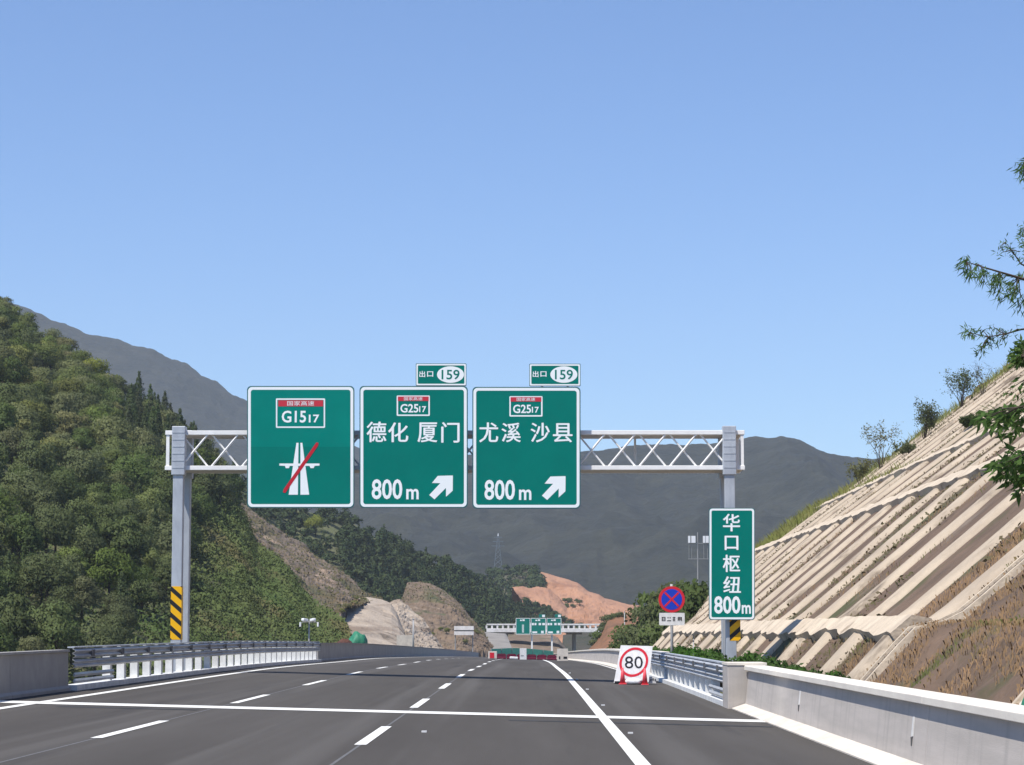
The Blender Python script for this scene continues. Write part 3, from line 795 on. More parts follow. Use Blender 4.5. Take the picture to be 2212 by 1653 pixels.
# far gantry sign
def far_sign():
    d = 545.0
    def U(x, y): return ((1230 + x * .22381) * .82661, (1380 + y * .22381) * .82661)
    for (x0, x1, nm) in ((527, 694, 'dark left green panel of the small distant gantry'), (703, 878, 'middle green panel of the small distant gantry with white lettering'), (888, 1058, 'right green panel of the small distant gantry with white lettering')):
        u0, v0 = U(x0, 1052); u1, v1 = U(x1, 1242); c = P((u0 + u1) / 2, v1, d)
        t = thing('direction_sign', nm, 'road sign', (c.x, d, c.z))
        b = MB(); b.prism(pts(rect_uv(u0, v0, u1, v1), d), d, d + .1); b.build('sign_face', M['green'], t)
        frame('border', rect_uv(u0, v0, u1, v1), rect_uv(u0 + 1, v0 + 1, u1 - 1, v1 - 1), d, M['legend'], t, .02)
        b = MB()
        w_ = u1 - u0; h_ = v1 - v0
        for f in ((.3, .1, .42, .18), (.46, .08, .62, .18)): b.prism(pts(rect_uv(u0 + w_ * f[0], v0 + h_ * f[1], u0 + w_ * f[2], v0 + h_ * f[3]), d), d - .03, d - .01)
        if x0 > 600:
            for f in ((.06, .30, .2, .44), (.24, .30, .37, .44), (.52, .30, .68, .44), (.76, .30, .94, .44), (.1, .82, .42, .93), (.68, .78, .86, .94)):
                b.prism(pts(rect_uv(u0 + w_ * f[0], v0 + h_ * f[1], u0 + w_ * f[2], v0 + h_ * f[3]), d), d - .03, d - .01)
        else:
            for f in ((.44, .4, .48, .9), (.52, .4, .56, .9)): b.prism(pts(rect_uv(u0 + w_ * f[0], v0 + h_ * f[1], u0 + w_ * f[2], v0 + h_ * f[3]), d), d - .03, d - .01)
        b.build('lettering', M['legend'], t)
    for (x0, x1, nm) in ((798, 872, 'small exit number plate above the middle distant panel'), (982, 1058, 'small exit number plate above the right distant panel')):
        u0, v0 = U(x0, 1008); u1, v1 = U(x1, 1046); c = P((u0 + u1) / 2, v1, d)
        t = thing('exit_number_sign', nm, 'road sign', (c.x, d, c.z))
        b = MB(); b.prism(pts(rect_uv(u0, v0, u1, v1), d), d, d + .1); b.build('sign_face', M['green'], t)
        b = MB(); b.prism(pts(rect_uv(u0 + (u1 - u0) * .5, v0 + 1, u1 - 1, v1 - 1), d), d - .03, d - .01); b.build('number_oval', M['legend'], t)
    pl = U(715, 1240); pr = U(948, 1240)
    a = P(*pl, d + .8); c = P(*pr, d + .8)
    t = thing('sign_gantry', 'small distant two-post gantry carrying three green panels', 'gantry', (a.x, d + .8, rz(a.x, d)))
    for q in (a, c):
        b = MB(); b.box((q.x, q.y, (rz(q.x, d) + q.z + 2) / 2), (.2, .2, (q.z + 2 - rz(q.x, d)) / 2)); b.build('column', M['white'], t)
    l = P(U(520, 0)[0], U(0, 1140)[1], d + .6); r = P(U(1062, 0)[0], U(0, 1140)[1], d + .6)
    for dz in (-.6, .6):
        b = MB(); b.box(((l.x + r.x) / 2, d + .5, l.z + dz), ((r.x - l.x) / 2, .12, .12)); b.build('chord', M['white'], t)
far_sign()

def overpass():
    d = 640.0
    a = P(1051, 1356, d); c = P(1300, 1357, d)
    zt = P(1100, 1347.5, d).z; zb = P(1100, 1366, d).z
    t = thing('overpass_bridge', 'white overpass bridge crossing the road far ahead behind the small gantry', 'bridge', (a.x, d, zb - 6))
    q = MB(); q.box(((a.x + c.x) / 2, d + 5, zb + .52), ((c.x - a.x) / 2, 5.7, .52)); q.build('girder', M['bridge'], t, bevel=.05)
    q = MB(); q.box(((a.x + c.x) / 2, d + 5, zb + 1.10), ((c.x - a.x) / 2 + .6, 5.5, .05)); q.build('deck_slab', M['bridgedark'], t)
    q = MB(); q.box(((a.x + c.x) / 2, d - .55, zt - .2), ((c.x - a.x) / 2, .12, .2)); q.build('parapet_rail', M['bridge'], t)
    x = a.x
    while x < c.x:
        q = MB(); q.box((x, d - .5, (zb + 1.06 + zt - .4) / 2), (.25, .1, (zt - .4 - zb - 1.06) / 2)); q.build('parapet_post', M['bridge'], t); x += 1.5
    for u in (1093, 1240):
        p = P(u, 1366, d + 5); q = MB(); q.tube([(p.x, d + 5, zb + .05), (p.x, d + 5, zb - 8)], .55, 12); q.build('pier', M['revet'], t)
        q = MB(); q.box((p.x, d + 5, zb - .3), (2.2, .8, .32)); q.build('pier_cap', M['revet'], t)
overpass()

def white_structures():
    d = 440.0; a = P(981, 1353, d); c = P(1023, 1372, d)
    t = thing('roadside_hut', 'small white two-band box on the brown cutting left of the overpass', 'hut', ((a.x + c.x) / 2, d, c.z - 1))
    h = a.z - c.z; xm = (a.x + c.x) / 2; hw = (c.x - a.x) / 2
    q = MB(); q.box((xm, d + 1.2, c.z + h * .21), (hw, 1.2, h * .21)); q.build('lower_band', M['bridge'], t)
    q = MB(); q.box((xm, d + 1.2, c.z + h * .49), (hw - .1, 1.1, h * .07)); q.build('shadow_gap', M['bridgedark'], t)
    q = MB(); q.box((xm, d + 1.2, c.z + h * .79), (hw, 1.25, h * .23)); q.build('upper_band', M['bridge'], t)
    for dx in (-hw + .2, hw - .2):
        q = MB(); q.tube([(xm + dx, d + 1.0, c.z + .02), (xm + dx, d + 1.0, c.z - 3.2)], .12, 8); q.build('post', M['pole'], t)
    d = 335.0; a = P(857, 1372, d); c = P(892, 1386, d)
    q = MB(); q.box(((a.x + c.x) / 2, d, (a.z + c.z) / 2 - .4), ((c.x - a.x) / 2, .3, (a.z - c.z) / 2 + .4))
    tag(q.build('low_wall', M['toe'], origin=((a.x + c.x) / 2, d, c.z)), 'low white wall at the foot of the pale rock cut behind the left barrier', 'wall')
white_structures()
# slender poles, mast and pylon
def pole_thing(u, v0, v1, d, label, r=.06, cam_heads=False, name='street_pole'):
    p = P(u, v0, d); zb = min(P(u, v1, d).z, rz(p.x, d)) - .3
    t = thing(name, label, 'pole', (p.x, d, zb))
    b = MB(); b.tube([(p.x, d, zb), (p.x, d, p.z)], [r, r * .7], 10); b.build('pole', M['pole'], t, True)
    if cam_heads:
        for dx in (-.28, .28):
            b = MB(); b.bar((p.x + dx * .35, d - .1, p.z + .02), (p.x + dx * 1.1, d - .42, p.z + .06), .17, .14); b.build('camera_head', M['lampwhite'], t, bevel=.03)
        b = MB(); b.box((p.x, d, p.z - .05), (.34, .04, .03)); b.build('cross_arm', M['pole'], t)
        for dx in (-.45, .45):
            b = MB(); b.tube([(p.x + dx, d, p.z - .3), (p.x + dx, d, p.z - .08)], .05, 8); b.build('small_lamp', M['lampwhite'], t)
        b = MB(); b.bar((p.x - .47, d, p.z - .08), (p.x + .47, d, p.z - .08), .03); b.build('cross_arm', M['pole'], t)
    else:
        b = MB(); b.tube([(p.x, d, p.z - .02), (p.x, d, p.z + .08)], [r, r * .3], 10); b.build('pole_cap', M['pole'], t, True)
    return t
pole_thing(668, 1341, 1392, 119, 'slim grey pole with white camera heads behind the left barrier', .05, True, 'camera_pole')
pole_thing(893, 1338, 1398, 235, 'plain grey pole before the pale rock cut on the left', .11)
pole_thing(1349, 1322, 1400, 225, 'thin grey pole beside the dark trees behind the 80 board', .06)
pole_thing(1498, 1385, 1425, 84, 'short bare grey stake behind the right guardrail', .03)
def mast():
    d = 240.0; p = P(1507, 1165, d); zb = P(1507, 1285, d).z - 4
    t = thing('antenna_mast', 'slender antenna mast with white panels above the right-hand trees', 'mast', (p.x, d, zb))
    b = MB(); b.tube([(p.x, d, zb), (p.x, d, P(1507, 1150, d).z)], [.12, .05], 8); b.build('pole', M['pole'], t)
    for u0, u1 in ((1486, 1491), (1493, 1502), (1518, 1523), (1524, 1531)):
        a = P(u0, 1158, d); c = P(u1, 1173, d); b = MB(); b.box(((a.x + c.x) / 2, d - .2, (a.z + c.z) / 2), ((c.x - a.x) / 2, .08, (a.z - c.z) / 2)); b.build('antenna_panel', M['lampwhite'], t)
    a = P(1486, 1174, d); c = P(1531, 1174, d)
    for dz in (0, -1.6): 
        b = MB(); b.bar((a.x, d - .05, a.z + dz), (c.x, d - .05, a.z + dz), .05); b.build('cross_arm', M['pole'], t)
    for u in (1488, 1494, 1520, 1528):
        q = P(u, 1174, d); b = MB(); b.bar((q.x, d - .05, q.z), (q.x, d - .05, q.z - 1.65), .035); b.build('hanger', M['pole'], t)
mast()
def pylon():
    d = 1150.0; top = P(1076, 1152, d); zb = P(1076, 1246, d).z - 1
    t = thing('power_pylon', 'grey lattice power pylon standing on the hill before the dark mountain', 'pylon', (top.x, d, zb))
    H = top.z - zb
    def hw(f): return 2.4 * (1 - f) ** 1.2 + .25
    for sx in (-1, 1):
        for sy in (-1, 1):
            b = MB(); b.tube([(top.x + sx * hw(f), d + sy * hw(f), zb + H * f) for f in (0, .25, .5, .75, .95)], .11, 5); b.build('leg', M['lattice'], t)
    fs = [0, .16, .3, .42, .53, .63, .72, .8, .88, .95]
    for i in range(len(fs) - 1):
        f, g2 = fs[i], fs[i + 1]; b = MB()
        for sy in (-1, 1):
            for sx in (-1, 1):
                b.tube([(top.x + sx * hw(f), d + sy * hw(f), zb + H * f), (top.x - sx * hw(g2), d + sy * hw(g2), zb + H * g2)], .06, 4)
                b.tube([(top.x + sy * hw(f), d + sx * hw(f), zb + H * f), (top.x + sy * hw(g2), d - sx * hw(g2), zb + H * g2)], .06, 4)
        b.build('lattice_bracing', M['lattice'], t)
    for f, l in ((.72, 3.2), (.82, 2.6), (.91, 2.0)):
        b = MB(); b.bar((top.x - l, d, zb + H * f), (top.x + l, d, zb + H * f), .25, .3); b.build('cross_arm', M['lattice'], t)
    b = MB(); b.tube([(top.x, d, zb + H * .94), (top.x, d, top.z)], [.3, .1], 6); b.build('peak', M['lampwhite'], t)
pylon()

# ------------------------------------------------------------ hills
def noisy(Pt, amp, sc, oct=5, seed=0.0, dirn=(0, -.5, 1)):
    dn = np.array(dirn)
    out = Pt.copy()
    for i in range(Pt.shape[0]):
        for j in range(Pt.shape[1]):
            out[i, j] += dn * amp * fbm(Pt[i, j], sc, oct, seed)
    return out
def mountain(name, crest, dcrest, dbase, zbase, ns, nt, amp, sc, seed, sharp=1.0, m='mountain'):
    cr = [P(u, v, dcrest) for u, v in crest]
    Pt = np.zeros((ns, nt + 6, 3))
    for i in range(ns):
        s = i / (ns - 1) * (len(cr) - 1); k = min(int(s), len(cr) - 2); f = s - k
        c = cr[k].lerp(cr[k + 1], f)
        for j in range(nt + 6):
            t = j / (nt - 1)
            if t <= 1:
                y = dbase + (dcrest - dbase) * t; z = zbase + (c.z - zbase) * (t ** sharp); x = c.x * (y / dcrest) ** .35
            else:
                y = dcrest + (t - 1) * (dcrest - dbase) * 3; z = c.z - (t - 1) * (c.z - zbase) * 2.5; x = c.x
            p = (x, y, z)
            ridge = mn.ridged_multi_fractal(Vector((x * sc + seed, y * sc * .6, seed)), .9, 2.1, 5, 1.0, 2.0) - 1.0
            fade = math.sin(math.pi * min(max(t, 0), 1)) ** .7 if t < 1 else 0
            z += amp * ridge * fade + 4.0 * fbm(p, .03, 4, seed) * min(1, t * 4 + .1)
            Pt[i, j] = (x, y, z)
    o = link_mesh(name, grid_mesh(name, Pt), M[m]); o['kind'] = 'structure'; return o
mountain('hills', [(-420, 430), (-250, 520), (-100, 585), (0, 636), (20, 648), (110, 690), (200, 722), (330, 757), (400, 788), (470, 828), (530, 865), (640, 912), (760, 962), (900, 1000), (1000, 1030), (1100, 1070), (1250, 1120)], 2700, 1700, -17, 330, 60, 22, .0035, 3.0)
mountain('hills', [(560, 1090), (700, 1020), (830, 985), (950, 985), (1100, 984), (1254, 975), (1330, 966), (1420, 958), (1500, 957), (1580, 952), (1640, 946), (1685, 939), (1720, 948), (1755, 966), (1800, 976), (1830, 985), (1870, 992), (1960, 985), (2080, 960), (2250, 930), (2450, 950)], 2050, 1250, -17, 420, 80, 30, .0045, 9.0, m='mountain_dark')

# near left hill (hill A)
CA = [(-420, 420, 470), (-200, 570, 460), (-40, 668, 452), (0, 690, 450), (110, 774, 440), (200, 832, 430), (280, 890, 420), (330, 912, 412), (370, 942, 405), (400, 978, 395), (450, 1020, 385), (500, 1080, 375), (522, 1120, 368), (542, 1178, 360), (588, 1210, 350), (614, 1238, 345), (633, 1272, 340), (660, 1302, 335), (684, 1324, 330), (716, 1342, 322), (742, 1360, 316), (762, 1415, 310)]
BA = [(-420, 1450, 190), (-200, 1450, 195), (-40, 1450, 199), (0, 1450, 200), (110, 1450, 205), (200, 1450, 208), (280, 1450, 212), (330, 1450, 215), (370, 1450, 220), (400, 1450, 224), (450, 1450, 228), (500, 1450, 234), (531, 1450, 238), (570, 1450, 244), (620, 1450, 250), (650, 1450, 256), (680, 1450, 262), (710, 1450, 268), (730, 1450, 274), (750, 1450, 280), (770, 1450, 286), (786, 1450, 292)]
def hillA(s, t):
    """t 0 base .. 1 crest"""
    c = P(*lerp_poly(CA, s)); b = P(*lerp_poly(BA, s)); b.z -= 2
    p = b.lerp(c, t); p.z += 3.5 * math.sin(math.pi * t) * (1 - s * .8)
    n_ = fbm(p, .022, 3, 3) * 3.2 * min(1, (1 - t) * 3 + .15) * (1 - .7 * s)
    return p + Vector((0, -.6, .6)) * n_
def ruled(name, fn, ns, nt, m, back=(0, 130, -110)):
    Pt = np.zeros((ns, nt + 2, 3))
    for i in range(ns):
        for j in range(nt): Pt[i, j + 1] = fn(i / (ns - 1), j / (nt - 1))
        Pt[i, 0] = Pt[i, 1] + np.array((0, -8, -14)); 
        Pt[i, nt + 1] = Pt[i, nt] + np.array(back)
    o = link_mesh(name, grid_mesh(name, Pt), m); o['kind'] = 'structure'; return o
ruled('hills', hillA, 150, 90, M['hillsoil'])

# hill B behind, wooded
CB = [(430, 960, 640), (540, 1060, 640), (620, 1100, 650), (736, 1118, 660), (772, 1136, 670), (803, 1160, 680), (840, 1168, 690), (862, 1172, 700), (885, 1196, 705), (927, 1212, 715), (983, 1233, 730), (1017, 1258, 745), (1060, 1280, 760), (1085, 1296, 775), (1120, 1312, 790), (1145, 1338, 800), (1160, 1380, 805)]
BB = [(430, 1420, 540), (540, 1420, 540), (620, 1420, 545), (736, 1420, 550), (772, 1420, 560), (803, 1420, 570), (840, 1420, 580), (862, 1420, 590), (885, 1420, 600), (927, 1415, 610), (983, 1412, 640), (1017, 1410, 660), (1060, 1408, 680), (1085, 1405, 690), (1100, 1402, 700), (1120, 1400, 710), (1150, 1398, 720)]
def hillB(s, t):
    c = P(*lerp_poly(CB, s)); b = P(*lerp_poly(BB, s))
    p = b.lerp(c, t); return p + Vector((0, -.5, .6)) * fbm(p, .02, 3, 8) * 3 * min(1, (1 - t) * 3 + .2)
ruled('hills', hillB, 90, 50, M['hillsoil'], (0, 160, -60))
# grassy knoll in front of the quarry (hill C), brown-green
CC = [(960, 1250, 980), (1010, 1245, 985), (1045, 1246, 990), (1070, 1236, 1000), (1087, 1231, 1000), (1112, 1228, 1000), (1139, 1227, 1000), (1154, 1230, 995), (1164, 1244, 985), (1173, 1258, 975), (1182, 1275, 965), (1192, 1320, 960)]
BC = [(960, 1400, 900), (1010, 1400, 900), (1045, 1400, 900), (1070, 1395, 900), (1087, 1385, 900), (1112, 1372, 905), (1139, 1360, 910), (1150, 1355, 910), (1160, 1355, 910), (1172, 1360, 910), (1182, 1365, 910), (1192, 1380, 910)]
def hillC(s, t):
    c = P(*lerp_poly(CC, s)); b = P(*lerp_poly(BC, s)); p = b.lerp(c, t); return p + Vector((0, -.5, .5)) * fbm(p, .03, 4, 4) * 3 * min(1, (1 - t) * 3 + .1)
M['knoll'] = mat('knoll', (.10, .09, .055), .95, scale=.05, col2=(.06, .065, .035), bump=1, bscale=.4, detail=10)
ruled('hills', hillC, 60, 30, M['knoll'], (0, 120, -60))
# quarry (hill D)
CD = [(1108, 1262, 1000), (1130, 1262, 1000), (1146, 1250, 1005), (1156, 1231, 1010), (1175, 1237, 1010), (1202, 1245, 1010), (1225, 1252, 1005), (1248, 1259, 1000), (1262, 1270, 995), (1270, 1277, 990), (1294, 1284, 985), (1306, 1292, 980), (1320, 1295, 980), (1340, 1301, 975), (1360, 1306, 970), (1400, 1310, 970)]
BD = [(1125, 1300, 965), (1130, 1312, 960), (1145, 1330, 950), (1156, 1345, 930), (1175, 1360, 910), (1202, 1370, 890), (1225, 1376, 880), (1248, 1380, 870), (1262, 1384, 865), (1270, 1386, 860), (1294, 1390, 860), (1306, 1390, 860), (1320, 1390, 860), (1340, 1390, 860), (1360, 1390, 860), (1400, 1390, 860)]
def hillD(s, t):
    c = P(*lerp_poly(CD, s)); b = P(*lerp_poly(BD, s)); p = b.lerp(c, t)
    st = math.floor(t * 4) / 4 + min(1, (t * 4 % 1) * 2.2) / 4
    p.y += (t - st) * 26
    return p + Vector((0, -1, .7)) * rough(p, .045, 1) * 1.9 * min(1, (1 - t) * 3 + .15)
ruled('quarry', hillD, 200, 90, M['quarry'], (0, 150, -60))

def quarry_floor(s, t):
    top = [(1106, 1270, 900), (1120, 1267, 902), (1140, 1268, 904), (1165, 1266, 906), (1185, 1270, 905), (1205, 1288, 900), (1225, 1310, 895)]
    bot = [(1128, 1296, 850), (1136, 1318, 846), (1150, 1335, 842), (1170, 1350, 840), (1190, 1360, 838), (1208, 1365, 836), (1228, 1370, 834)]
    c = P(*lerp_poly(top, s)); b = P(*lerp_poly(bot, s)); p = b.lerp(c, t); return p + Vector((0, -1, .5)) * rough(p, .06, 3) * 1.0
ruled('quarry', quarry_floor, 90, 50, M['quarry'], (0, 10, -30))
# bare cut strip between the two left hills
CT = [(520, 1085, 470), (553, 1103, 470), (583, 1127, 468), (623, 1161, 464), (663, 1181, 460), (693, 1203, 456), (727, 1225, 450), (744, 1236, 446), (779, 1270, 440), (804, 1286, 436), (828, 1294, 432)]
CBm = [(500, 1160, 400), (530, 1180, 396), (553, 1215, 392), (600, 1245, 388), (630, 1275, 384), (655, 1305, 378), (690, 1330, 372), (715, 1345, 366), (735, 1330, 372), (742, 1318, 380), (750, 1312, 386)]
def cutA(s, t):
    c = P(*lerp_poly(CT, s)); b = P(*lerp_poly(CBm, s)); p = b.lerp(c, t)
    k = t * 3; p.y += 3.5 * (k - (math.floor(k) + min(1, (k % 1) * 1.6)))
    return p + Vector((.2, -1, .5)) * rough(p, .06, 2) * 1.5
ruled('cut_slope', cutA, 200, 100, M['cut'], (0, 30, -30))
# pale rock terraces under it
CT2 = [(700, 1310, 420), (742, 1300, 418), (770, 1292, 420), (800, 1290, 424), (828, 1296, 426), (845, 1304, 424), (856, 1320, 420), (866, 1345, 416)]
CB2 = [(705, 1410, 330), (742, 1410, 336), (770, 1410, 345), (800, 1410, 352), (828, 1410, 358), (850, 1410, 362), (872, 1410, 366), (890, 1410, 370)]
def cutB(s, t):
    c = P(*lerp_poly(CT2, s)); b = P(*lerp_poly(CB2, s)); p = b.lerp(c, t)
    k = t * 4.0; p.y += 7 * (k - (math.floor(k) + min(1, (k % 1) * 4.0))) / 2
    return p + Vector((0, -1, .3)) * rough(p, .10, 5) * .35
ruled('cut_slope', cutB, 150, 110, M['cutpale'], (0, 40, -20))
CT3 = [(838, 1303, 470), (850, 1296, 470), (862, 1294, 470), (878, 1309, 468), (905, 1334, 464), (918, 1352, 460), (930, 1370, 456), (958, 1398, 450), (972, 1412, 448)]
CB3 = [(838, 1412, 375), (852, 1412, 376), (866, 1412, 378), (882, 1412, 380), (900, 1412, 384), (915, 1412, 388), (935, 1412, 392), (955, 1414, 398), (972, 1418, 402)]
def cutC(s, t):
    c = P(*lerp_poly(CT3, s)); b = P(*lerp_poly(CB3, s)); p = b.lerp(c, t)
    return p + Vector((.4, -1, .3)) * rough(p, .06, 7) * 1.4
ruled('cut_slope', cutC, 130, 100, M['cutpale'], (0, 60, -20))
CT4 = [(866, 1300, 570), (880, 1258, 575), (905, 1257, 580), (928, 1261, 580), (945, 1268, 578), (961, 1277, 575), (980, 1292, 570), (995, 1306, 566), (1017, 1333, 560), (1032, 1350, 556), (1047, 1366, 550), (1062, 1398, 546)]
CB4 = [(860, 1410, 470), (875, 1410, 470), (900, 1408, 470), (925, 1406, 472), (945, 1406, 474), (965, 1406, 476), (985, 1406, 478), (1000, 1406, 480), (1020, 1405, 486), (1035, 1404, 490), (1050, 1404, 494), (1066, 1406, 500)]
def moundE(s, t):
    c = P(*lerp_poly(CT4, s)); b = P(*lerp_poly(CB4, s)); p = b.lerp(c, t)
    return p + Vector((.3, -1, .3)) * rough(p, .06, 11) * 1.7 * min(1, (1 - t) * 3 + .2)
ruled('cut_slope', moundE, 150, 100, M['mound'], (0, 60, -30))
# pale concrete revetment left of the overpass, brown one under the gantry, orange bank on the right
def patch(name, top, bot, m, amp, sc, seed, ns=50, nt=30, back=(0, 40, -10)):
    def fn(s, t):
        c = P(*lerp_poly(top, s)); b = P(*lerp_poly(bot, s)); p = b.lerp(c, t); return p + Vector((0, -1, .3)) * fbm(p, sc, 5, seed) * amp
    return ruled(name, fn, ns, nt, m, back)
patch('revetment', [(1010, 1366, 600), (1030, 1360, 600), (1050, 1366, 600), (1092, 1369, 600), (1095, 1372, 600)], [(1016, 1412, 520), (1030, 1412, 520), (1055, 1411, 520), (1090, 1410, 520), (1110, 1410, 520)], M['revet'], .3, .1, 2)
patch('embankment', [(1088, 1364, 690), (1110, 1364, 690), (1150, 1370, 690), (1190, 1372, 690), (1205, 1378, 690), (1228, 1408, 680)], [(1092, 1415, 600), (1115, 1415, 600), (1150, 1415, 600), (1190, 1415, 600), (1210, 1416, 600), (1236, 1418, 600)], M['mound'], 1.2, .08, 3)
patch('embankment', [(1270, 1405, 380), (1296, 1372, 385), (1312, 1340, 390), (1330, 1332, 392), (1352, 1330, 395), (1400, 1320, 400)], [(1262, 1425, 320), (1296, 1422, 320), (1312, 1420, 320), (1330, 1420, 320), (1352, 1420, 320), (1400, 1420, 320)], M['redsoil'], 1.0, .15, 5)
patch('embankment', [(1216, 1372, 760), (1250, 1366, 760), (1290, 1352, 765), (1330, 1340, 770), (1380, 1330, 775)], [(1216, 1420, 700), (1250, 1420, 700), (1290, 1420, 700), (1330, 1420, 700), (1380, 1420, 700)], M['bank_shade'], 1.5, .08, 6)  # bank coloured dark to stand for the shaded opening under the overpass

# ------------------------------------------------------------ right-hand cut slope
PROF = [(6.9, -.6), (7.4, -.05), (9.0, 1.65), (9.8, 1.72), (16.5, 7.34), (17.5, 7.45), (22.5, 11.1), (23.5, 11.25), (40, 23.6), (44, 25.4), (60, 29), (90, 32), (140, 20)]
pl_ = [0.0]
for a, c in zip(PROF[:-1], PROF[1:]): pl_.append(pl_[-1] + math.hypot(c[0] - a[0], c[1] - a[1]))
def prof(L):
    i = 0
    while i < len(PROF) - 2 and pl_[i + 1] < L: i += 1
    f = (L - pl_[i]) / (pl_[i + 1] - pl_[i]); a, c = PROF[i], PROF[i + 1]
    dx, dz = c[0] - a[0], c[1] - a[1]; h = math.hypot(dx, dz)
    return a[0] + dx * f, a[1] + dz * f, (-dz / h, dx / h)
def sshift(xr, y):
    y0 = 148 + 37 * min(1, max(0, (xr - 11) / 5)); return max(0, y - y0) ** 2 / 60
def slope_pt(L, y, off=0.0):
    x, z, n = prof(L); return Vector((x + sshift(x, y) + n[0] * off, y, z + zp(y) * .3 + n[1] * off))
Ls = list(np.arange(0, pl_[9], .45)) + list(np.linspace(pl_[9], pl_[12], 25))
Yl = list(np.arange(6, 40, 1.0)) + list(np.arange(40, 190, .55)) + list(np.arange(190, 262, 2.0))
Pt = np.zeros((len(Yl), len(Ls), 3))
for i, y in enumerate(Yl):
    for j, L in enumerate(Ls):
        p = slope_pt(L, y); a = (.16 if y < 52 else .02) if y < 185 else .5
        if L > pl_[9]: a = 1.0
        Pt[i, j] = slope_pt(L, y, a * fbm(p, .55, 4, 2) + a * .7 * fbm(p, 2.0, 2, 4))
link_mesh('hillside', grid_mesh('hillside', Pt[:, ::-1]), M['soil'])['kind'] = 'structure'

LT = pl_[8]
lat = thing('slope_lattice', 'beige concrete ribs and bench beams lining the steep cut slope on the right', 'retaining structure', (9, 56, 1.6))
y = 56.0; kk = 0; RIBY = []
while y < 184:
    wd = 1.75 + .4 * random.random(); rings = []
    L0 = .9; L1 = LT - 1.5 - 4 * random.random() * (y > 120)
    n = int((L1 - L0) / .7); hts = .13 + .04 * random.random()
    for i in range(n + 1):
        L = L0 + (L1 - L0) * i / n
        j1 = .015 * mn.noise((L * .9, y, 3)); j2 = .16 * mn.noise((L * .35, y, 9)) + .05 * mn.noise((L * 1.6, y, 4)); ww = wd / 2 * (1 + .28 * mn.noise((L * .8, y, 1)))
        h = hts + j1
        rings.append([slope_pt(L, y - ww - .08 + j2, -.1), slope_pt(L, y - ww * .88 + j2, h * .55), slope_pt(L, y - ww * .55 + j2, h), slope_pt(L, y + ww * .55 + j2, h), slope_pt(L, y + ww * .88 + j2, h * .55), slope_pt(L, y + ww + .12 + j2, -.1)])
    b = MB(); b.sweep(rings); b.build('rib', M['rib'], lat, smooth=True)
    RIBY.append(y); y += 6.1 + .8 * (random.random() - .5); kk += 1
for (ia, ib, wdt) in ((2, 3, .25), (4, 5, .28), (6, 7, .2)):
    L0, L1 = pl_[ia] - .35, pl_[ib] - wdt
    rings = []
    for y in np.arange(55, 184, .5):
        r1 = .10 * mn.noise((y * .9, L0, 2)) ; r2 = .12 * mn.noise((y * .7, L0, 5)); r3 = .30 * mn.noise((y * .55, L0, 8))
        rings.append([slope_pt(L0 - .1 + r3, y, -.12), slope_pt(L0 + r3, y, .24 + r1 * .6), slope_pt(pl_[ia] + .1, y, .32 + r2 * .5), slope_pt(L1, y, .18 + r1 * .5), slope_pt(L1 + .1, y, -.12)])
    b = MB(); b.sweep(rings); b.build('bench_beam', M['benchbeam'], lat)
def chute(y, label, m1, x1):
    t = thing('drain_chute', label, 'drain', slope_pt(.8, y))
    for s in (-1, 1):
        rings = []
        for L in np.arange(.6, x1, .6):
            j = .03 * mn.noise((L, y, s)); yy = y + s * .42
            rings.append([slope_pt(L, yy - .10, -.1), slope_pt(L, yy - .08 + j, .16 + j), slope_pt(L, yy + .08 + j, .16 + j), slope_pt(L, yy + .10, -.1)])
        b = MB(); b.sweep(rings); b.build('chute_wall', M['benchbeam'], t)
    rings = [[slope_pt(L, y - .34, .02), slope_pt(L, y - .34, .10), slope_pt(L, y + .34, .10), slope_pt(L, y + .34, .02)] for L in np.arange(.6, x1, .8)]
    b = MB(); b.sweep(rings); b.build('chute_bed', m1, t)
chute(53.6, 'pale concrete drain chute running up the slope beside the last rib', M['chutebed'], LT - 1)
chute(36.6, 'pale orange concrete chute at the lower right corner of the slope', M['toe'], LT - 1)
# green sheet heap in the lower right corner
p = P(2216, 1528, 34.5)
def heap(name, c, r, m, label, cat):
    bmh = bmesh.new(); bmesh.ops.create_icosphere(bmh, subdivisions=4, radius=1)
    for vv in bmh.verts:
        n_ = 1 + .22 * fbm(vv.co, 1.3, 4, c[0])
        vv.co = Vector((c[0] + vv.co.x * r[0] * n_, c[1] + vv.co.y * r[1] * n_, c[2] + max(-.2, vv.co.z) * r[2] * n_))
    me = bpy.data.meshes.new(name); bmh.to_mesh(me); bmh.free(); me.shade_smooth()
    return tag(link_mesh(name, me, m, None, c), label, cat)
heap('covered_heap', (p.x + .25, 34.5, p.z - .35), (.45, .5, .6), M['tarp'], 'green sheeted heap at the lower right frame edge behind the barrier', 'heap')
pp = P(772, 1388, 205)
heap('covered_heap', (pp.x, 205, pp.z - .5), (.85, 1.0, 1.5), M['tarp'], 'green sheeted mound behind the left barrier below the pale rock cut', 'heap')
for k, (u, v, r) in enumerate(((735, 1388, .45), (745, 1386, .6), (722, 1391, .5), (756, 1389, .35), (712, 1391, .4))):
    q = P(u, v, 200 + k); b = None
    heap('spoil_heap', (q.x, q.y, q.z - .3), (r, r, r * .9), M['darkred'], 'reddish spoil heap behind the left barrier beside the green sheeted mound', 'heap')['group'] = 'spoil heaps behind the left barrier'

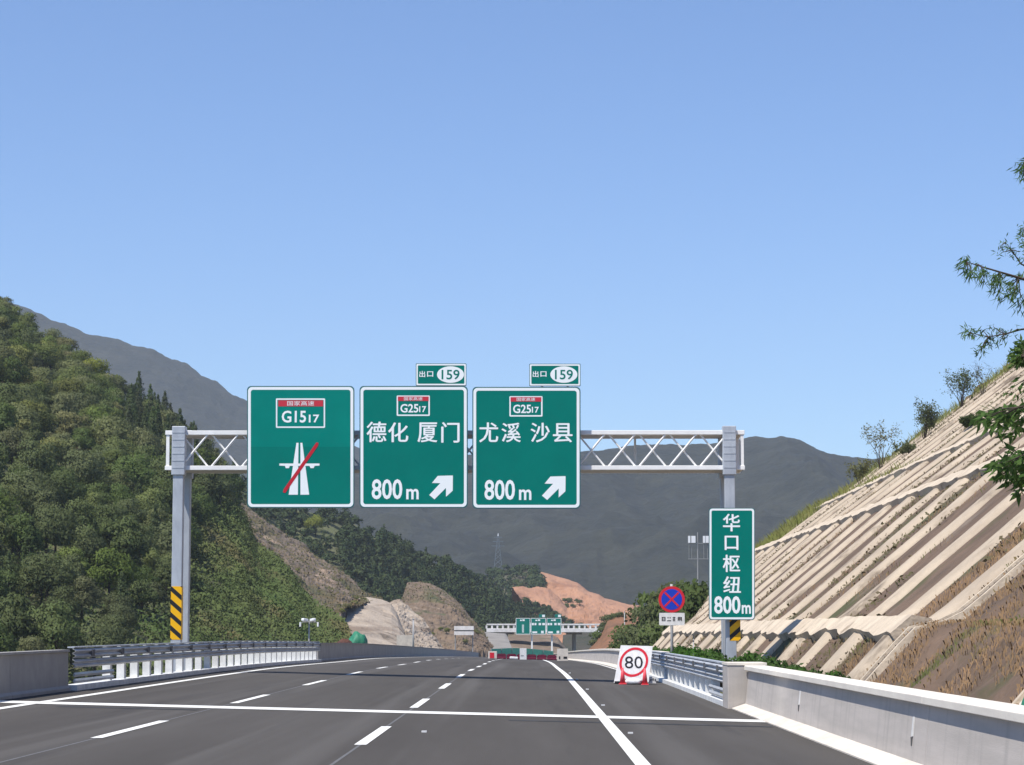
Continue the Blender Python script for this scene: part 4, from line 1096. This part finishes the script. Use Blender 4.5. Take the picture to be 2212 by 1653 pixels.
# ------------------------------------------------------------ vegetation
def ico_pts(n, rng): 
    v = rng.normal(0, 1, (n, 3)); return v / np.linalg.norm(v, axis=1, keepdims=True)
def crown_quads(rng, kind, R, H, ncards, csize):
    V = []; NN = []
    if kind == 'conifer':
        lev = 9
        for k in range(lev):
            f = k / (lev - 1); rr = R * (1 - f) ** .9 + .12 * R; z = H * (.12 + .86 * f)
            n = int(ncards / lev * (1.5 - f))
            a = rng.uniform(0, 2 * np.pi, n); q = np.sqrt(rng.uniform(0.1, 1, n)) * rr * (1 + .2 * np.sin(a * 5 + k))
            pt = np.stack([q * np.cos(a), q * np.sin(a), z - q * .35 + rng.normal(0, .12 * R, n)], 1)
            nr = np.stack([np.cos(a), np.sin(a), np.full(n, .6)], 1)
            V.append(cards(pt, nr, csize * rng.uniform(.7, 1.3, n), .5, .5, rng)); NN.append(nr + rng.normal(0, .25, (n, 3)))
        return np.concatenate(V), np.concatenate(NN)
    nl = 9 if kind == 'tree' else 6
    lobes = []
    for k in range(nl):
        a = rng.uniform(0, 2 * np.pi); q = rng.uniform(.2, .72) * R
        z = H * rng.uniform(.38, .80); r = R * rng.uniform(.36, .58)
        lobes.append((q * math.cos(a), q * math.sin(a), z, r))
    lobes.append((0, 0, H * .80, R * .5)); lobes.append((0, 0, H * .5, R * .7))
    tot = sum(l[3] ** 2 for l in lobes)
    for (x, y, z, r) in lobes:
        n = int(ncards * r * r / tot); d = ico_pts(n, rng); d[:, 2] = np.where(d[:, 2] < -.3, -d[:, 2], d[:, 2])
        rad = r * (1 - .35 * rng.uniform(0, 1, n) ** 2) * (1 + .12 * rng.normal(0, 1, n))
        pt = d * rad[:, None] * np.array((1, 1, .85)) + np.array((x, y, z))
        V.append(cards(pt, d, csize * rng.uniform(.6, 1.35, n), .55, .6, rng))
        c0 = pt - np.array((0, 0, H * .45)); c0 /= np.linalg.norm(c0, axis=1, keepdims=True) + 1e-9
        NN.append(d * .75 + c0 * .6 + rng.normal(0, .22, (n, 3)))
    return np.concatenate(V), np.concatenate(NN)
def trunk_mb(H, r, lean=0):
    b = MB(); b.tube([(0, 0, -.6), (lean * .1, 0, H * .3), (lean * .25, .05, H * .6)], [r, r * .75, r * .4], 7)
    for k in range(4):
        a = k * 1.7; b.tube([(lean * .12, 0, H * (.3 + .06 * k)), (math.cos(a) * H * .18, math.sin(a) * H * .18, H * (.48 + .06 * k))], [r * .45, r * .15], 5)
    return b
PROTO = {}
def protos(key, kind, R, H, ncards, csize, leafmat, n):
    out = []
    for k in range(n):
        rng = np.random.default_rng(hash(key) % 1000 + 17 * k if False else (sum(map(ord, key)) * 7 + 17 * k))
        qv, qn = crown_quads(rng, kind, R * (1 + .15 * (k % 3 - 1)), H, ncards, csize)
        cm = quads_mesh(key + '_crown', qv, NR=qn); cm.materials.append(leafmat)
        tm = trunk_mb(H, R * .07).mesh(key + '_trunk'); tm.materials.append(M['bark'])
        out.append((cm, tm))
    PROTO[key] = out
protos('broadleaf', 'tree', 2.7, 5.6, 2600, .31, M['leaf'], 4)
protos('olive', 'tree', 2.7, 5.2, 2600, .31, M['leaf_olive'], 3)
protos('dark', 'tree', 2.6, 6.0, 2600, .31, M['leaf_dark'], 3)
protos('dry', 'shrub', 2.2, 3.4, 1700, .30, M['leaf_brown'], 2)
protos('conifer', 'conifer', 1.8, 6.4, 1900, .32, M['needle'], 3)
protos('yellow', 'tree', 3.6, 5.0, 3200, .34, M['leaf_yellow'], 1)
protos('roadtree', 'tree', 2.0, 5.0, 1800, .30, M['leaf_dark'], 3)
protos('bush', 'shrub', 1.6, 1.7, 500, .38, M['leaf_dark'], 3)
protos('bushlight', 'shrub', 1.6, 1.6, 500, .38, M['leaf_olive'], 2)
protos('hedge', 'shrub', .62, .95, 420, .15, M['hedge'], 3)
def plant(key, name, loc, sc, label, cat, group=None, rot=None):
    k = random.randrange(len(PROTO[key])); cm, tm = PROTO[key][k]
    t = bpy.data.objects.new(name, None); COL.objects.link(t); t.location = loc; t.rotation_euler = (0, 0, random.random() * 6.28 if rot is None else rot)
    t.scale = (sc[0], sc[0] * random.uniform(.9, 1.1), sc[1]); t.empty_display_size = .3
    tag(t, label, cat, group)
    c = bpy.data.objects.new('crown', cm); COL.objects.link(c); c.parent = t
    s = bpy.data.objects.new('trunk', tm); COL.objects.link(s); s.parent = t
    return t

def to_uv(p):
    q = RM.transposed() @ (Vector(p) - CAM); return 1106 + F * q.x / -q.z, 826.5 - F * q.y / -q.z
# individual trees on the near left hill
LAB = {'broadleaf': ('broadleaf_tree', 'mid green rounded broadleaf tree'), 'olive': ('olive_tree', 'olive green rounded tree'), 'dark': ('dark_tree', 'dark green dense tree'), 'dry': ('dry_shrub', 'tan dry-leaved bush'), 'conifer': ('conifer_tree', 'narrow pointed conifer'), 'yellow': ('yellow_tree', 'big yellow-green domed tree')}
LAB['olive'] = ('pale_tree', 'olive green rounded tree')
def zone(u, v, t):
    if t > .93: return 'on the ridge of the left hill'
    if u < 150: side = 'at the left frame edge'
    elif u < 330: side = 'left of the gantry column'
    else: side = 'behind the gantry column'
    return ('high ' if v < 1000 else 'midway up ' if v < 1200 else 'low ') + 'on the left hill ' + side
placed = []; tries = 0
forest_rest = []
while tries < 9000:
    tries += 1
    s = random.random() * .60; t = random.random() ** .9
    p = hillA(s, t); u, v = to_uv(p + Vector((0, 0, 2.5)))
    if u < -70 or v > 1425: continue
    lim = 260 + (1400 - v) * .42 if v > 1000 else 520      # scrub takes over on the lower right
    lim = 540 - max(0, v - 1000) * .75
    if u > lim + 40 * mn.noise((u * .01, v * .01, 2)): continue
    mind = 3.0 + .9 * random.random()
    if t > .6 and 275 < u < 450: mind = 2.3
    if any((p - q).length_squared < mind * mind for q in placed): continue
    placed.append(p)
    nz = mn.noise((p.x * .03, p.z * .035, 5)) ; r = random.random()
    if t > .6 and 275 < u < 450: key = 'conifer' if r < .85 else 'broadleaf'
    elif v > 1180 and nz > .12: key = 'dry' if r < .4 else 'olive'
    elif nz > .22: key = 'olive' if r < .7 else 'broadleaf'
    elif nz < -.2: key = 'dark' if r < .7 else 'conifer' if r < .8 else 'broadleaf'
    else: key = ('broadleaf' if r < .55 else 'dark' if r < .75 else 'olive' if r < .92 else 'dry')
    forest_rest.append((key, p, u, v, t))
forest_rest.sort(key=lambda q: q[1].y + 40 * random.random())
for key, p, u, v, t in forest_rest:
    sc = random.uniform(.6, 1.15)
    nm, lb = LAB[key]; z = zone(u, v, t)
    plant(key, nm, p, (sc, sc * random.uniform(.85, 1.15)), lb + ' ' + z, 'tree' if key != 'dry' else 'bush', lb + 's ' + z)
p = hillA(.0, 1)
best = min(((hillA(s_ / 200, t_ / 60), ) for s_ in range(40, 130) for t_ in range(30, 60)), key=lambda q: (lambda uv: (uv[0] - 222) ** 2 + (uv[1] - 850) ** 2)(to_uv(q[0])))[0]
plant('yellow', 'yellow_tree', best + Vector((0, -9, -.2)), (1.1, 1.05), 'big yellow-green domed tree near the skyline of the left hill', 'tree')

# undergrowth and scrub on the hill: one uncountable mass
def scatter(fn, n, size, hgt, smin=0, smax=1, tmin=0, tmax=1, accept=None, rng=RNG, up=(0, -.5, .8)):
    out = []; 
    S = rng.uniform(smin, smax, n); T = rng.uniform(tmin, tmax, n)
    for s, t in zip(S, T):
        p = fn(s, t)
        if accept:
            if not accept(p): continue
        out.append((p.x, p.y, p.z))
    A = np.array(out); n = len(A)
    A[:, 2] += rng.uniform(0, hgt, n); A[:, 1] += rng.normal(0, .4, n)
    return cards(A, np.tile(np.array(up), (n, 1)), size * rng.uniform(.6, 1.4, n), .8, .6, rng)
V1 = scatter(hillA, 52000, .44, 1.8)
clumps = []; cn = []
for _ in range(3600):
    s = random.uniform(.40, 1) if random.random() < .75 else random.uniform(0, .45); t = random.uniform(0, 1); p = hillA(s, t); r = random.uniform(.5, 1.5) * (1 if s < .8 else .6)
    n = int(90 * r); d_ = ico_pts(n, RNG); d_[:, 2] = np.abs(d_[:, 2])
    pt = d_ * r * np.array((1.1, 1.1, 1.2)) * (1 - .3 * RNG.uniform(0, 1, n) ** 2)[:, None] + np.array(p)
    clumps.append(cards(pt, d_, .25 * RNG.uniform(.6, 1.3, n), .5, .6)); cn.append(d_ + np.array((0, -.2, .3)) + RNG.normal(0, .2, (n, 3)))
V = np.concatenate([V1] + clumps); NV = np.concatenate([np.tile(np.array((0, -.45, .85)), (len(V1), 1)) + RNG.normal(0, .3, (len(V1), 3))] + cn)
tag(link_mesh('undergrowth', quads_mesh('undergrowth', V, NR=NV), M['scrub']), 'dense green scrub covering the left hillside down to the barrier', 'scrub', kind='stuff')
dv = [scatter(moundE, 900, .5, .4, tmin=.7), scatter(cutA, 4500, .42, .4)]
dv = np.concatenate(dv)
tag(link_mesh('dry_scrub', quads_mesh('dry_scrub', dv, NR=np.tile(np.array((-.2, -.6, .7)), (len(dv), 1)) + RNG.normal(0, .35, (len(dv), 3))), M['dryscrub']), 'thin dry scrub on the bare cuttings between the left hills', 'scrub', kind='stuff')
# far wood on hill B as one mass
Vw = []; Nw = []
rng = np.random.default_rng(5)
for _ in range(1500):
    s = rng.uniform(0.03, 1); t = rng.uniform(0.0, 1.0); p = hillB(s, t); R = rng.uniform(1.3, 2.6); kind = 'conifer' if rng.uniform() < .22 else 'shrub'
    H = R * (2.5 if kind == 'conifer' else 1.7)
    q, qn = crown_quads(rng, kind, R * (.7 if kind == 'conifer' else 1), H, 190, .75)
    Vw.append(q + np.array((p.x, p.y, p.z - .3))); Nw.append(qn)
for _ in range(420):
    s = rng.uniform(0.0, .82); t = rng.uniform(0.05, 1.0); p = hillC(s, t); R = rng.uniform(1.2, 2.6)
    q, qn = crown_quads(rng, 'shrub', R, R * 1.2, 120, .85)
    Vw.append(q + np.array((p.x, p.y, p.z - .4))); Nw.append(qn)
for _ in range(260):
    if rng.uniform() < .6: p = quarry_floor(rng.uniform(.15, 1), rng.uniform(0, .45))
    else: p = hillD(rng.uniform(.3, .8), rng.uniform(.0, .22))
    R = rng.uniform(.9, 1.8); q, qn = crown_quads(rng, 'shrub', R, R * 1.1, 90, .7)
    Vw.append(q + np.array((p.x, p.y, p.z - .3))); Nw.append(qn)
tag(link_mesh('far_wood', quads_mesh('far_wood', np.concatenate(Vw), NR=np.concatenate(Nw)), M['wood']), 'far dark wood on the second hill behind the bare cut', 'wood', kind='stuff')
pb = min((hillB(s_ / 100, t_ / 40) for s_ in range(5, 60) for t_ in range(5, 40)), key=lambda q: (lambda uv: (uv[0] - 678) ** 2 + (uv[1] - 1155) ** 2)(to_uv(q)))
plant('yellow', 'yellow_tree', pb + Vector((0, -4, -1)), (.95, 1.15), 'pale yellow-green tree in the dark wood below the left gantry sign', 'tree')
# bushes on the cuttings and at the quarry foot
def bushes(fn, n, key, label, group, cat='bush', scr=(.5, 1), smin=0, smax=1, tmin=0, tmax=1):
    for _ in range(n):
        p = fn(random.uniform(smin, smax), random.uniform(tmin, tmax)); sc = random.uniform(*scr)
        plant(key, 'bush' if cat == 'bush' else 'tree', p, (sc, sc), label, cat, group)
bushes(cutA, 14, 'bushlight', 'small green bush growing on the bare brown cut strip', 'bushes on the bare cut strip', scr=(.3, .55), tmax=.8)
bushes(hillD, 6, 'bush', 'dark bush on the orange quarry earth', 'bushes on the quarry', scr=(.7, 1.3), smin=.25, smax=.5, tmin=.45, tmax=.62)
bushes(hillC, 26, 'bush', 'dark bush on the grey-green knoll beside the quarry', 'bushes on the knoll', scr=(.7, 1.5), tmin=.1, tmax=.95)
bushes(hillD, 10, 'bush', 'dark bush at the quarry foot above the far gantry', 'bushes at the quarry foot', scr=(.8, 1.5), smin=.3, smax=.75, tmin=.02, tmax=.25)
for (u_, v_, d_) in ((1300, 1366, 384), (1290, 1384, 378), (1312, 1344, 389), (1325, 1338, 391), (1340, 1334, 392), (1282, 1396, 376), (1306, 1356, 387)):
    q_ = P(u_, v_, d_); sc_ = random.uniform(.5, .9)
    plant('bush', 'bush', (q_.x, q_.y, q_.z - .3), (sc_, sc_), 'dark bush on the edge of the reddish bank right of the overpass', 'bush', 'bushes on the reddish bank')
bushes(moundE, 10, 'bushlight', 'small bush on the brown mound beside the overpass', 'bushes on the brown mound', scr=(.35, .7), tmin=.05, tmax=.7)
bushes(hillA, 10, 'bushlight', 'olive bush at the scrubby foot of the left hill by the pale rock', 'bushes at the hill foot', scr=(.4, .7), smin=.84, smax=1, tmin=.2, tmax=.7)

# trees right of centre, behind the no-stopping sign
for k, (u, v, d, R, H) in enumerate([(1372, 1345, 200, 1.15, 1.1), (1395, 1300, 195, 1.3, 1.35), (1420, 1268, 190, 1.35, 1.5), (1447, 1250, 186, 1.3, 1.55), (1470, 1246, 184, 1.3, 1.6), (1498, 1252, 180, 1.25, 1.5), (1525, 1262, 182, 1.2, 1.4), (1385, 1352, 186, 1.0, .95), (1412, 1335, 182, 1.1, 1.1), (1440, 1330, 176, 1.1, 1.1), (1470, 1320, 174, 1.1, 1.15), (1362, 1378, 190, .8, .7), (1398, 1384, 176, .8, .6)]):
    top = P(u, v, d); base = max(rz(5, d) - .2, top.z - 5.0 * H)
    plant('roadtree', 'roadside_tree', (top.x, d, top.z - 5.0 * H), (R, H), 'dark green tree in the clump behind the no-stopping sign', 'tree', 'trees behind the no-stopping sign')
tcl = [(P(u, 1420, d).x, d) for u, d in ((1446, 165), (1460, 168), (1472, 170), (1436, 172), (1484, 166))]
# hedge plants along the right verge
Yh = 48.0; hn = 0
while Yh < 140:
    for xo in (5.85, 6.45):
        if random.random() < (.9 if Yh < 100 else .75):
            x = xo + random.uniform(-.2, .2); y = Yh + random.uniform(-.4, .4); sc = random.uniform(.55, 1.0) * (1.0 if Yh > 60 else .8)
            plant('hedge', 'verge_shrub', (x, y, rz(5, y) + .1), (sc, sc * 1.05), 'low bright green shrub on the verge behind the right barrier and guardrail', 'shrub', 'green shrubs on the right verge')
    Yh += .95
# grass on the slope
def grass(name, spots, m, label, blade, wd, spread, rng):
    P0 = np.array(spots); n = len(P0)
    a = rng.uniform(0, 6.28, n); lean = rng.uniform(.1, .7, n); L = blade * rng.uniform(.5, 1.4, n)
    tip = P0 + np.stack([np.cos(a) * lean * L, np.sin(a) * lean * L, L], 1)
    side = np.stack([-np.sin(a + .6), np.cos(a + .6), np.zeros(n)], 1) * (wd * rng.uniform(.6, 1.4, n))[:, None]
    mid = P0 * .45 + tip * .55 + np.array((0, 0, .06))
    V = np.stack([P0 - side * .6, P0 + side * .6, mid + side * .5, tip], 1)
    return tag(link_mesh(name, quads_mesh(name, V, NR=np.tile(np.array((-.6, -.25, .75)), (n, 1)) + rng.normal(0, .25, (n, 3))), m), label, 'grass', kind='stuff')
rng = np.random.default_rng(3)
sp = []
while len(sp) < 120000:
    y = rng.uniform(20, 60) if rng.uniform() < .7 else rng.uniform(60, 184); L = rng.uniform(.2, pl_[8])
    if y > 54 and (min(abs(y - q) for q in RIBY) < 1.2 or (y > 60 and mn.noise((y * .12, L * .25, 3)) < .12)): continue
    if y > 60 and L > pl_[6] and rng.uniform() < .5: continue
    if y < 53 and mn.noise((y * .5, L * .5, 7)) < -.25: continue
    p = slope_pt(L, y, .02); sp.append((p.x, p.y, p.z))
grass('dry_grass', sp, M['dry'], 'tufts of dry brown grass on the earth of the right-hand slope', .11, .008, .5, rng)
sv = []
while len(sv) < 14000:
    y = rng.uniform(56, 184); L = rng.uniform(1.0, pl_[8])
    if min(abs(y - q) for q in RIBY) < 1.25: continue
    if mn.noise((y * .10, L * .16, 12)) + .35 * mn.noise((y * .5, L * .6, 2)) < .10: continue
    p = slope_pt(L, y, rng.uniform(.02, .16)); sv.append((p.x, p.y, p.z))
sv = np.array(sv)
tag(link_mesh('slope_scrub', quads_mesh('slope_scrub', cards(sv, np.tile(np.array((-.6, -.3, .7)), (len(sv), 1)), .15 * rng.uniform(.5, 1.4, len(sv)), .7, .5, rng), NR=np.tile(np.array((-.6, -.3, .75)), (len(sv), 1)) + rng.normal(0, .25, (len(sv), 3))), M['slopescrub']), 'thin olive and brown scrub between the concrete ribs of the right-hand slope', 'scrub', kind='stuff')
sp = []
while len(sp) < 5500:
    k = rng.uniform()
    if k < .35: y = rng.uniform(181, 187.5); L = rng.uniform(pl_[6], pl_[8])
    elif k < .8: y = rng.uniform(172, 187); L = rng.uniform(pl_[5] - .5, pl_[6] + .6)
    else: y = rng.uniform(140, 184); L = pl_[6] + rng.uniform(-.3, 1.6)
    if mn.noise((y * .2, L * .3, 1)) < -.15: continue
    p = slope_pt(L, y, .05); sp.append((p.x, p.y, p.z))
grass('green_grass', sp, M['grass'], 'yellow-green grass on the upper benches of the right-hand slope', .6, .022, .5, rng)

# shrubs standing on the slope edge against the sky
def spindly(name, base, H, W, nb, leafn, ls, lm, label, cat, group=None, seed=0, flat=False, direction=None):
    rng = random.Random(seed); nr = np.random.default_rng(seed + 100)
    t = thing(name, label, cat, base, group)
    b = MB(); tips = []
    base = Vector(base)
    for k in range(nb):
        a = rng.uniform(0, 6.28); sp_ = rng.uniform(.15, 1) * W; hh = H * rng.uniform(.6, 1.0)
        pts_ = [base + Vector((0, 0, -.2))]
        e = base + Vector((math.cos(a) * sp_, math.sin(a) * sp_, hh))
        for f in (.3, .6, .85, 1.0):
            pts_.append(base.lerp(e, f) + Vector((rng.gauss(0, .05), rng.gauss(0, .05), 0)) * H + Vector((0, 0, .12 * H * math.sin(f * 3.1))) * (1 if flat else .4))
        r = .018 * H / 2; b.tube(pts_, [r, r * .8, r * .6, r * .4, r * .2], 5)
        for f in range(2, 5):
            for q in range(3 if not flat or f > 3 else 1):
                o_ = pts_[f] + Vector((rng.gauss(0, .13), rng.gauss(0, .13), rng.gauss(.03, .09))) * H
                b.tube([pts_[f], o_], [r * .4, r * .12], 4); tips += [o_, pts_[f].lerp(o_, .5)]
    b.build('trunk', M['twig'], t)
    A = []
    for p in tips: A.append(np.array(p) + nr.normal(0, .05 * H, (leafn, 3)))
    A = np.concatenate(A); n = len(A)
    me = quads_mesh('crown', cards(A, nr.normal(0, 1, (n, 3)), ls * nr.uniform(.6, 1.4, n), .6, .4, nr))
    link_mesh('crown', me, lm, t)
    return t
def on_slope(u, d):
    """slope surface point with picture column u at depth d"""
    x = P(u, 1000, d).x
    best = min(np.arange(0, pl_[9], .2), key=lambda L: abs(slope_pt(L, d).x - x)); return slope_pt(best, d)
spindly('slope_shrub', on_slope(2081, 180), 2.9, 1.4, 14, 5, .18, M['leaf'], 'leafy spindly shrub high on the slope edge against the sky', 'shrub', seed=1)
spindly('slope_shrub', on_slope(1999, 172), 2.8, .9, 16, 6, .18, M['leaf_dark'], 'dark dense shrub on the slope edge left of the spindly shrub', 'shrub', seed=2)
spindly('slope_tree', on_slope(1904, 178), 3.4, 1.3, 8, 6, .20, M['leaf_olive'], 'thin flat-topped young tree on the slope edge above the benches', 'tree', seed=3, flat=True)
spindly('slope_shrub', on_slope(1858, 178), 1.9, .9, 9, 6, .18, M['leaf_olive'], 'low olive shrub on the slope edge just right of the mountain', 'shrub', seed=4)
spindly('dry_stalks', on_slope(2125, 176), 2.4, .7, 7, 1, .12, M['leaf_brown'], 'bare dry stalks on the slope edge near the overhanging branches', 'plant', seed=5)
spindly('slope_shrub', on_slope(1950, 168), 1.1, .9, 9, 9, .18, M['leaf'], 'small green bush on the upper bench left of the overhanging branches', 'shrub', seed=6)
spindly('slope_shrub', on_slope(2095, 140), .9, .8, 12, 12, .20, M['leaf_dark'], 'dark bush growing between ribs on the upper bench', 'shrub', seed=7)

# overhanging roadside tree at the right frame edge
def near_tree():
    d = 33.0
    root = Vector((9.6, 33.5, 1.9))
    t = thing('overhanging_tree', 'tree at the right frame edge hanging feathery branches over the slope', 'tree', root)
    nr = np.random.default_rng(21); rng = random.Random(4)
    b = MB(); b.tube([root + Vector((.3, .3, -.8)), root + Vector((.15, .1, 1.0)), root + Vector((-.05, -.1, 2.4)), root + Vector((-.12, -.05, 4.2)), root + Vector((.12, .1, 5.8)), root + Vector((.0, 0, 7.4)), root + Vector((.14, .05, 8.6))], [.16, .15, .13, .11, .08, .05, .02], 10)
    b.build('trunk', M['bark'], t, True)
    leaves = []
    def leaf(p, dirn, L, wd):
        dirn = dirn.normalized(); s = dirn.cross(Vector((rng.gauss(0, 1), rng.gauss(0, 1), rng.gauss(0, 1)))).normalized() * wd
        m = p + dirn * L * .45
        leaves.append([p, m - s, p + dirn * L, m + s])
    def spray(p, n, L, droop, wd=.009, spread=1.0):
        for _ in range(n):
            dv = Vector((rng.gauss(-.35, .55 * spread), rng.gauss(0, .6 * spread), rng.gauss(-droop, .45 * spread)))
            leaf(p + Vector((rng.gauss(0, .035), rng.gauss(0, .05), rng.gauss(0, .03))), dv, L * rng.uniform(.6, 1.3), wd)
    def branch(uvd, r0, twigs, n, L, droop, wd=.009, start=None):
        p = [P(*q) for q in uvd]
        pp_ = [start] + p if start is not None else p
        k = len(pp_); bb = MB(); bb.tube(pp_, [r0 * (1 - .85 * i / (k - 1)) for i in range(k)], 6)
        for (u, v) in twigs:
            q = P(u, v, d + rng.gauss(0, .18)); near = min(p, key=lambda a: (a - q).length)
            mid = near.lerp(q, .5) + Vector((0, 0, rng.gauss(0, .02)))
            bb.tube([near, mid, q], [.010, .007, .003], 4)
            for f in (.45, .7, .9, 1.0): spray(near.lerp(q, f), n, L, droop, wd)
        bb.build('branch', M['twig'], t)
    # upper feathery branch
    branch([(2300, 640, 33), (2240, 612, 33), (2200, 600, 33), (2160, 588, 33), (2120, 576, 33), (2088, 566, 33)], .035,
           [(2082, 562), (2090, 585), (2100, 592), (2108, 570), (2125, 600), (2130, 588), (2142, 612), (2150, 625), (2160, 640), (2165, 600), (2175, 635), (2180, 610), (2190, 640), (2195, 628), (2205, 650), (2210, 590), (2200, 665), (2092, 556), (2150, 598)], 7, .15, .75, start=root + Vector((0, 0, 5.0)))
    branch([(2260, 600, 33.2), (2205, 570, 33.2), (2185, 540, 33.2), (2172, 524, 33.2)], .02,
           [(2165, 545), (2158, 540), (2172, 524), (2182, 530), (2192, 552), (2202, 545), (2215, 560)], 3, .09, .1, start=root + Vector((-.1, 0, 5.1)))
    # middle branch
    branch([(2290, 690, 33), (2240, 708, 33), (2205, 712, 33), (2170, 722, 33), (2135, 728, 33), (2100, 720, 33)], .026,
           [(2082, 708), (2088, 722), (2095, 712), (2110, 728), (2120, 712), (2128, 745), (2118, 758), (2110, 765), (2140, 735), (2150, 745), (2158, 712), (2165, 735), (2180, 722), (2190, 715), (2145, 705)], 4, .12, .45, start=root + Vector((0, 0, 4.3)))
    # top scraps
    branch([(2290, 380, 33), (2240, 370, 33), (2212, 358, 33)], .015, [(2205, 352), (2208, 366), (2212, 345), (2210, 384), (2222, 395), (2228, 370)], 5, .14, .5, start=root + Vector((0, 0, 8.0)))
    branch([(2290, 520, 33), (2240, 510, 33), (2215, 505, 33)], .015, [(2208, 490), (2207, 512), (2213, 525), (2222, 545), (2214, 498)], 5, .11, .3, start=root + Vector((0, 0, 6.4)))
    # leafy mass by the slope top
    branch([(2290, 780, 32.6), (2240, 775, 32.6), (2212, 770, 32.6), (2198, 772, 32.6)], .02, [(2192, 762), (2200, 750), (2206, 765), (2196, 778), (2208, 742), (2215, 755), (2188, 774), (2205, 784)], 11, .10, .2, .022, start=root + Vector((0, 0, 3.4)))
    # lower broad leaves
    branch([(2300, 860, 31), (2240, 872, 31), (2200, 880, 31), (2160, 890, 31), (2130, 898, 31)], .02, [(2118, 905), (2125, 890), (2135, 915), (2150, 885), (2158, 925), (2170, 900), (2180, 935), (2190, 880), (2195, 915), (2205, 940), (2150, 905)], 4, .20, .5, .034, start=root + Vector((0, 0, 3.0)))
    branch([(2300, 960, 31), (2240, 975, 31), (2205, 985, 31), (2170, 1000, 31)], .02, [(2152, 1000), (2160, 1020), (2170, 985), (2182, 1035), (2192, 1010), (2200, 1045), (2208, 1000), (2212, 1030), (2190, 975), (2205, 1058)], 6, .20, .5, .036, start=root + Vector((0, 0, 2.6)))
    branch([(2300, 800, 31.5), (2235, 812, 31.5), (2190, 830, 31.5)], .012, [(2180, 840), (2195, 845), (2205, 825), (2200, 860)], 2, .12, .4, .02, start=root + Vector((0, 0, 3.2)))
    # the rest of the crown: limbs and leaf sprays all round the trunk
    for k in range(46):
        z0 = 1.6 + 6.4 * k / 45; a = k * 2.4 + rng.uniform(-.4, .4); ln = (2.3 - .18 * z0) * rng.uniform(.7, 1.1)
        st = root + Vector((0, 0, z0)); e = st + Vector((math.cos(a) * ln, math.sin(a) * ln, ln * rng.uniform(.05, .45)))
        if to_uv(e)[0] < 2250: continue
        md = st.lerp(e, .5) + Vector((rng.gauss(0, .1), rng.gauss(0, .1), .12))
        bb = MB(); bb.tube([st, md, e], [.032, .02, .005], 5); bb.build('branch', M['twig'], t)
        for f in (.35, .5, .62, .72, .8, .88, .95, 1.0):
            q0 = st.lerp(md, f * 2) if f < .5 else md.lerp(e, f * 2 - 1)
            for _ in range(4):
                q = q0 + Vector((rng.gauss(0, .16), rng.gauss(0, .16), rng.gauss(0, .12)))
                if to_uv(q)[0] > 2245: spray(q, 7, .13, .5, .012)
    V = np.array([[tuple(v) for v in q] for q in leaves])
    link_mesh('crown', quads_mesh('crown', V), M['nearleaf'], t)
near_tree()

# ------------------------------------------------------------ the air
hz = MB(); hz.box((0, 1750, 225), (2600, 1850, 245.5))
m = bpy.data.materials.new('haze'); m.use_nodes = True; N = m.node_tree.nodes; N.remove(N['Principled BSDF'])
pv = N.new('ShaderNodeVolumePrincipled'); pv.inputs['Color'].default_value = (.78, .87, 1.0, 1); pv.inputs['Density'].default_value = 0.00010; pv.inputs['Anisotropy'].default_value = 0.1
m.node_tree.links.new(pv.outputs[0], N['Material Output'].inputs['Volume'])
tag(hz.build('haze', m), 'pale blue-grey air between the road and the mountains', 'haze', kind='stuff')
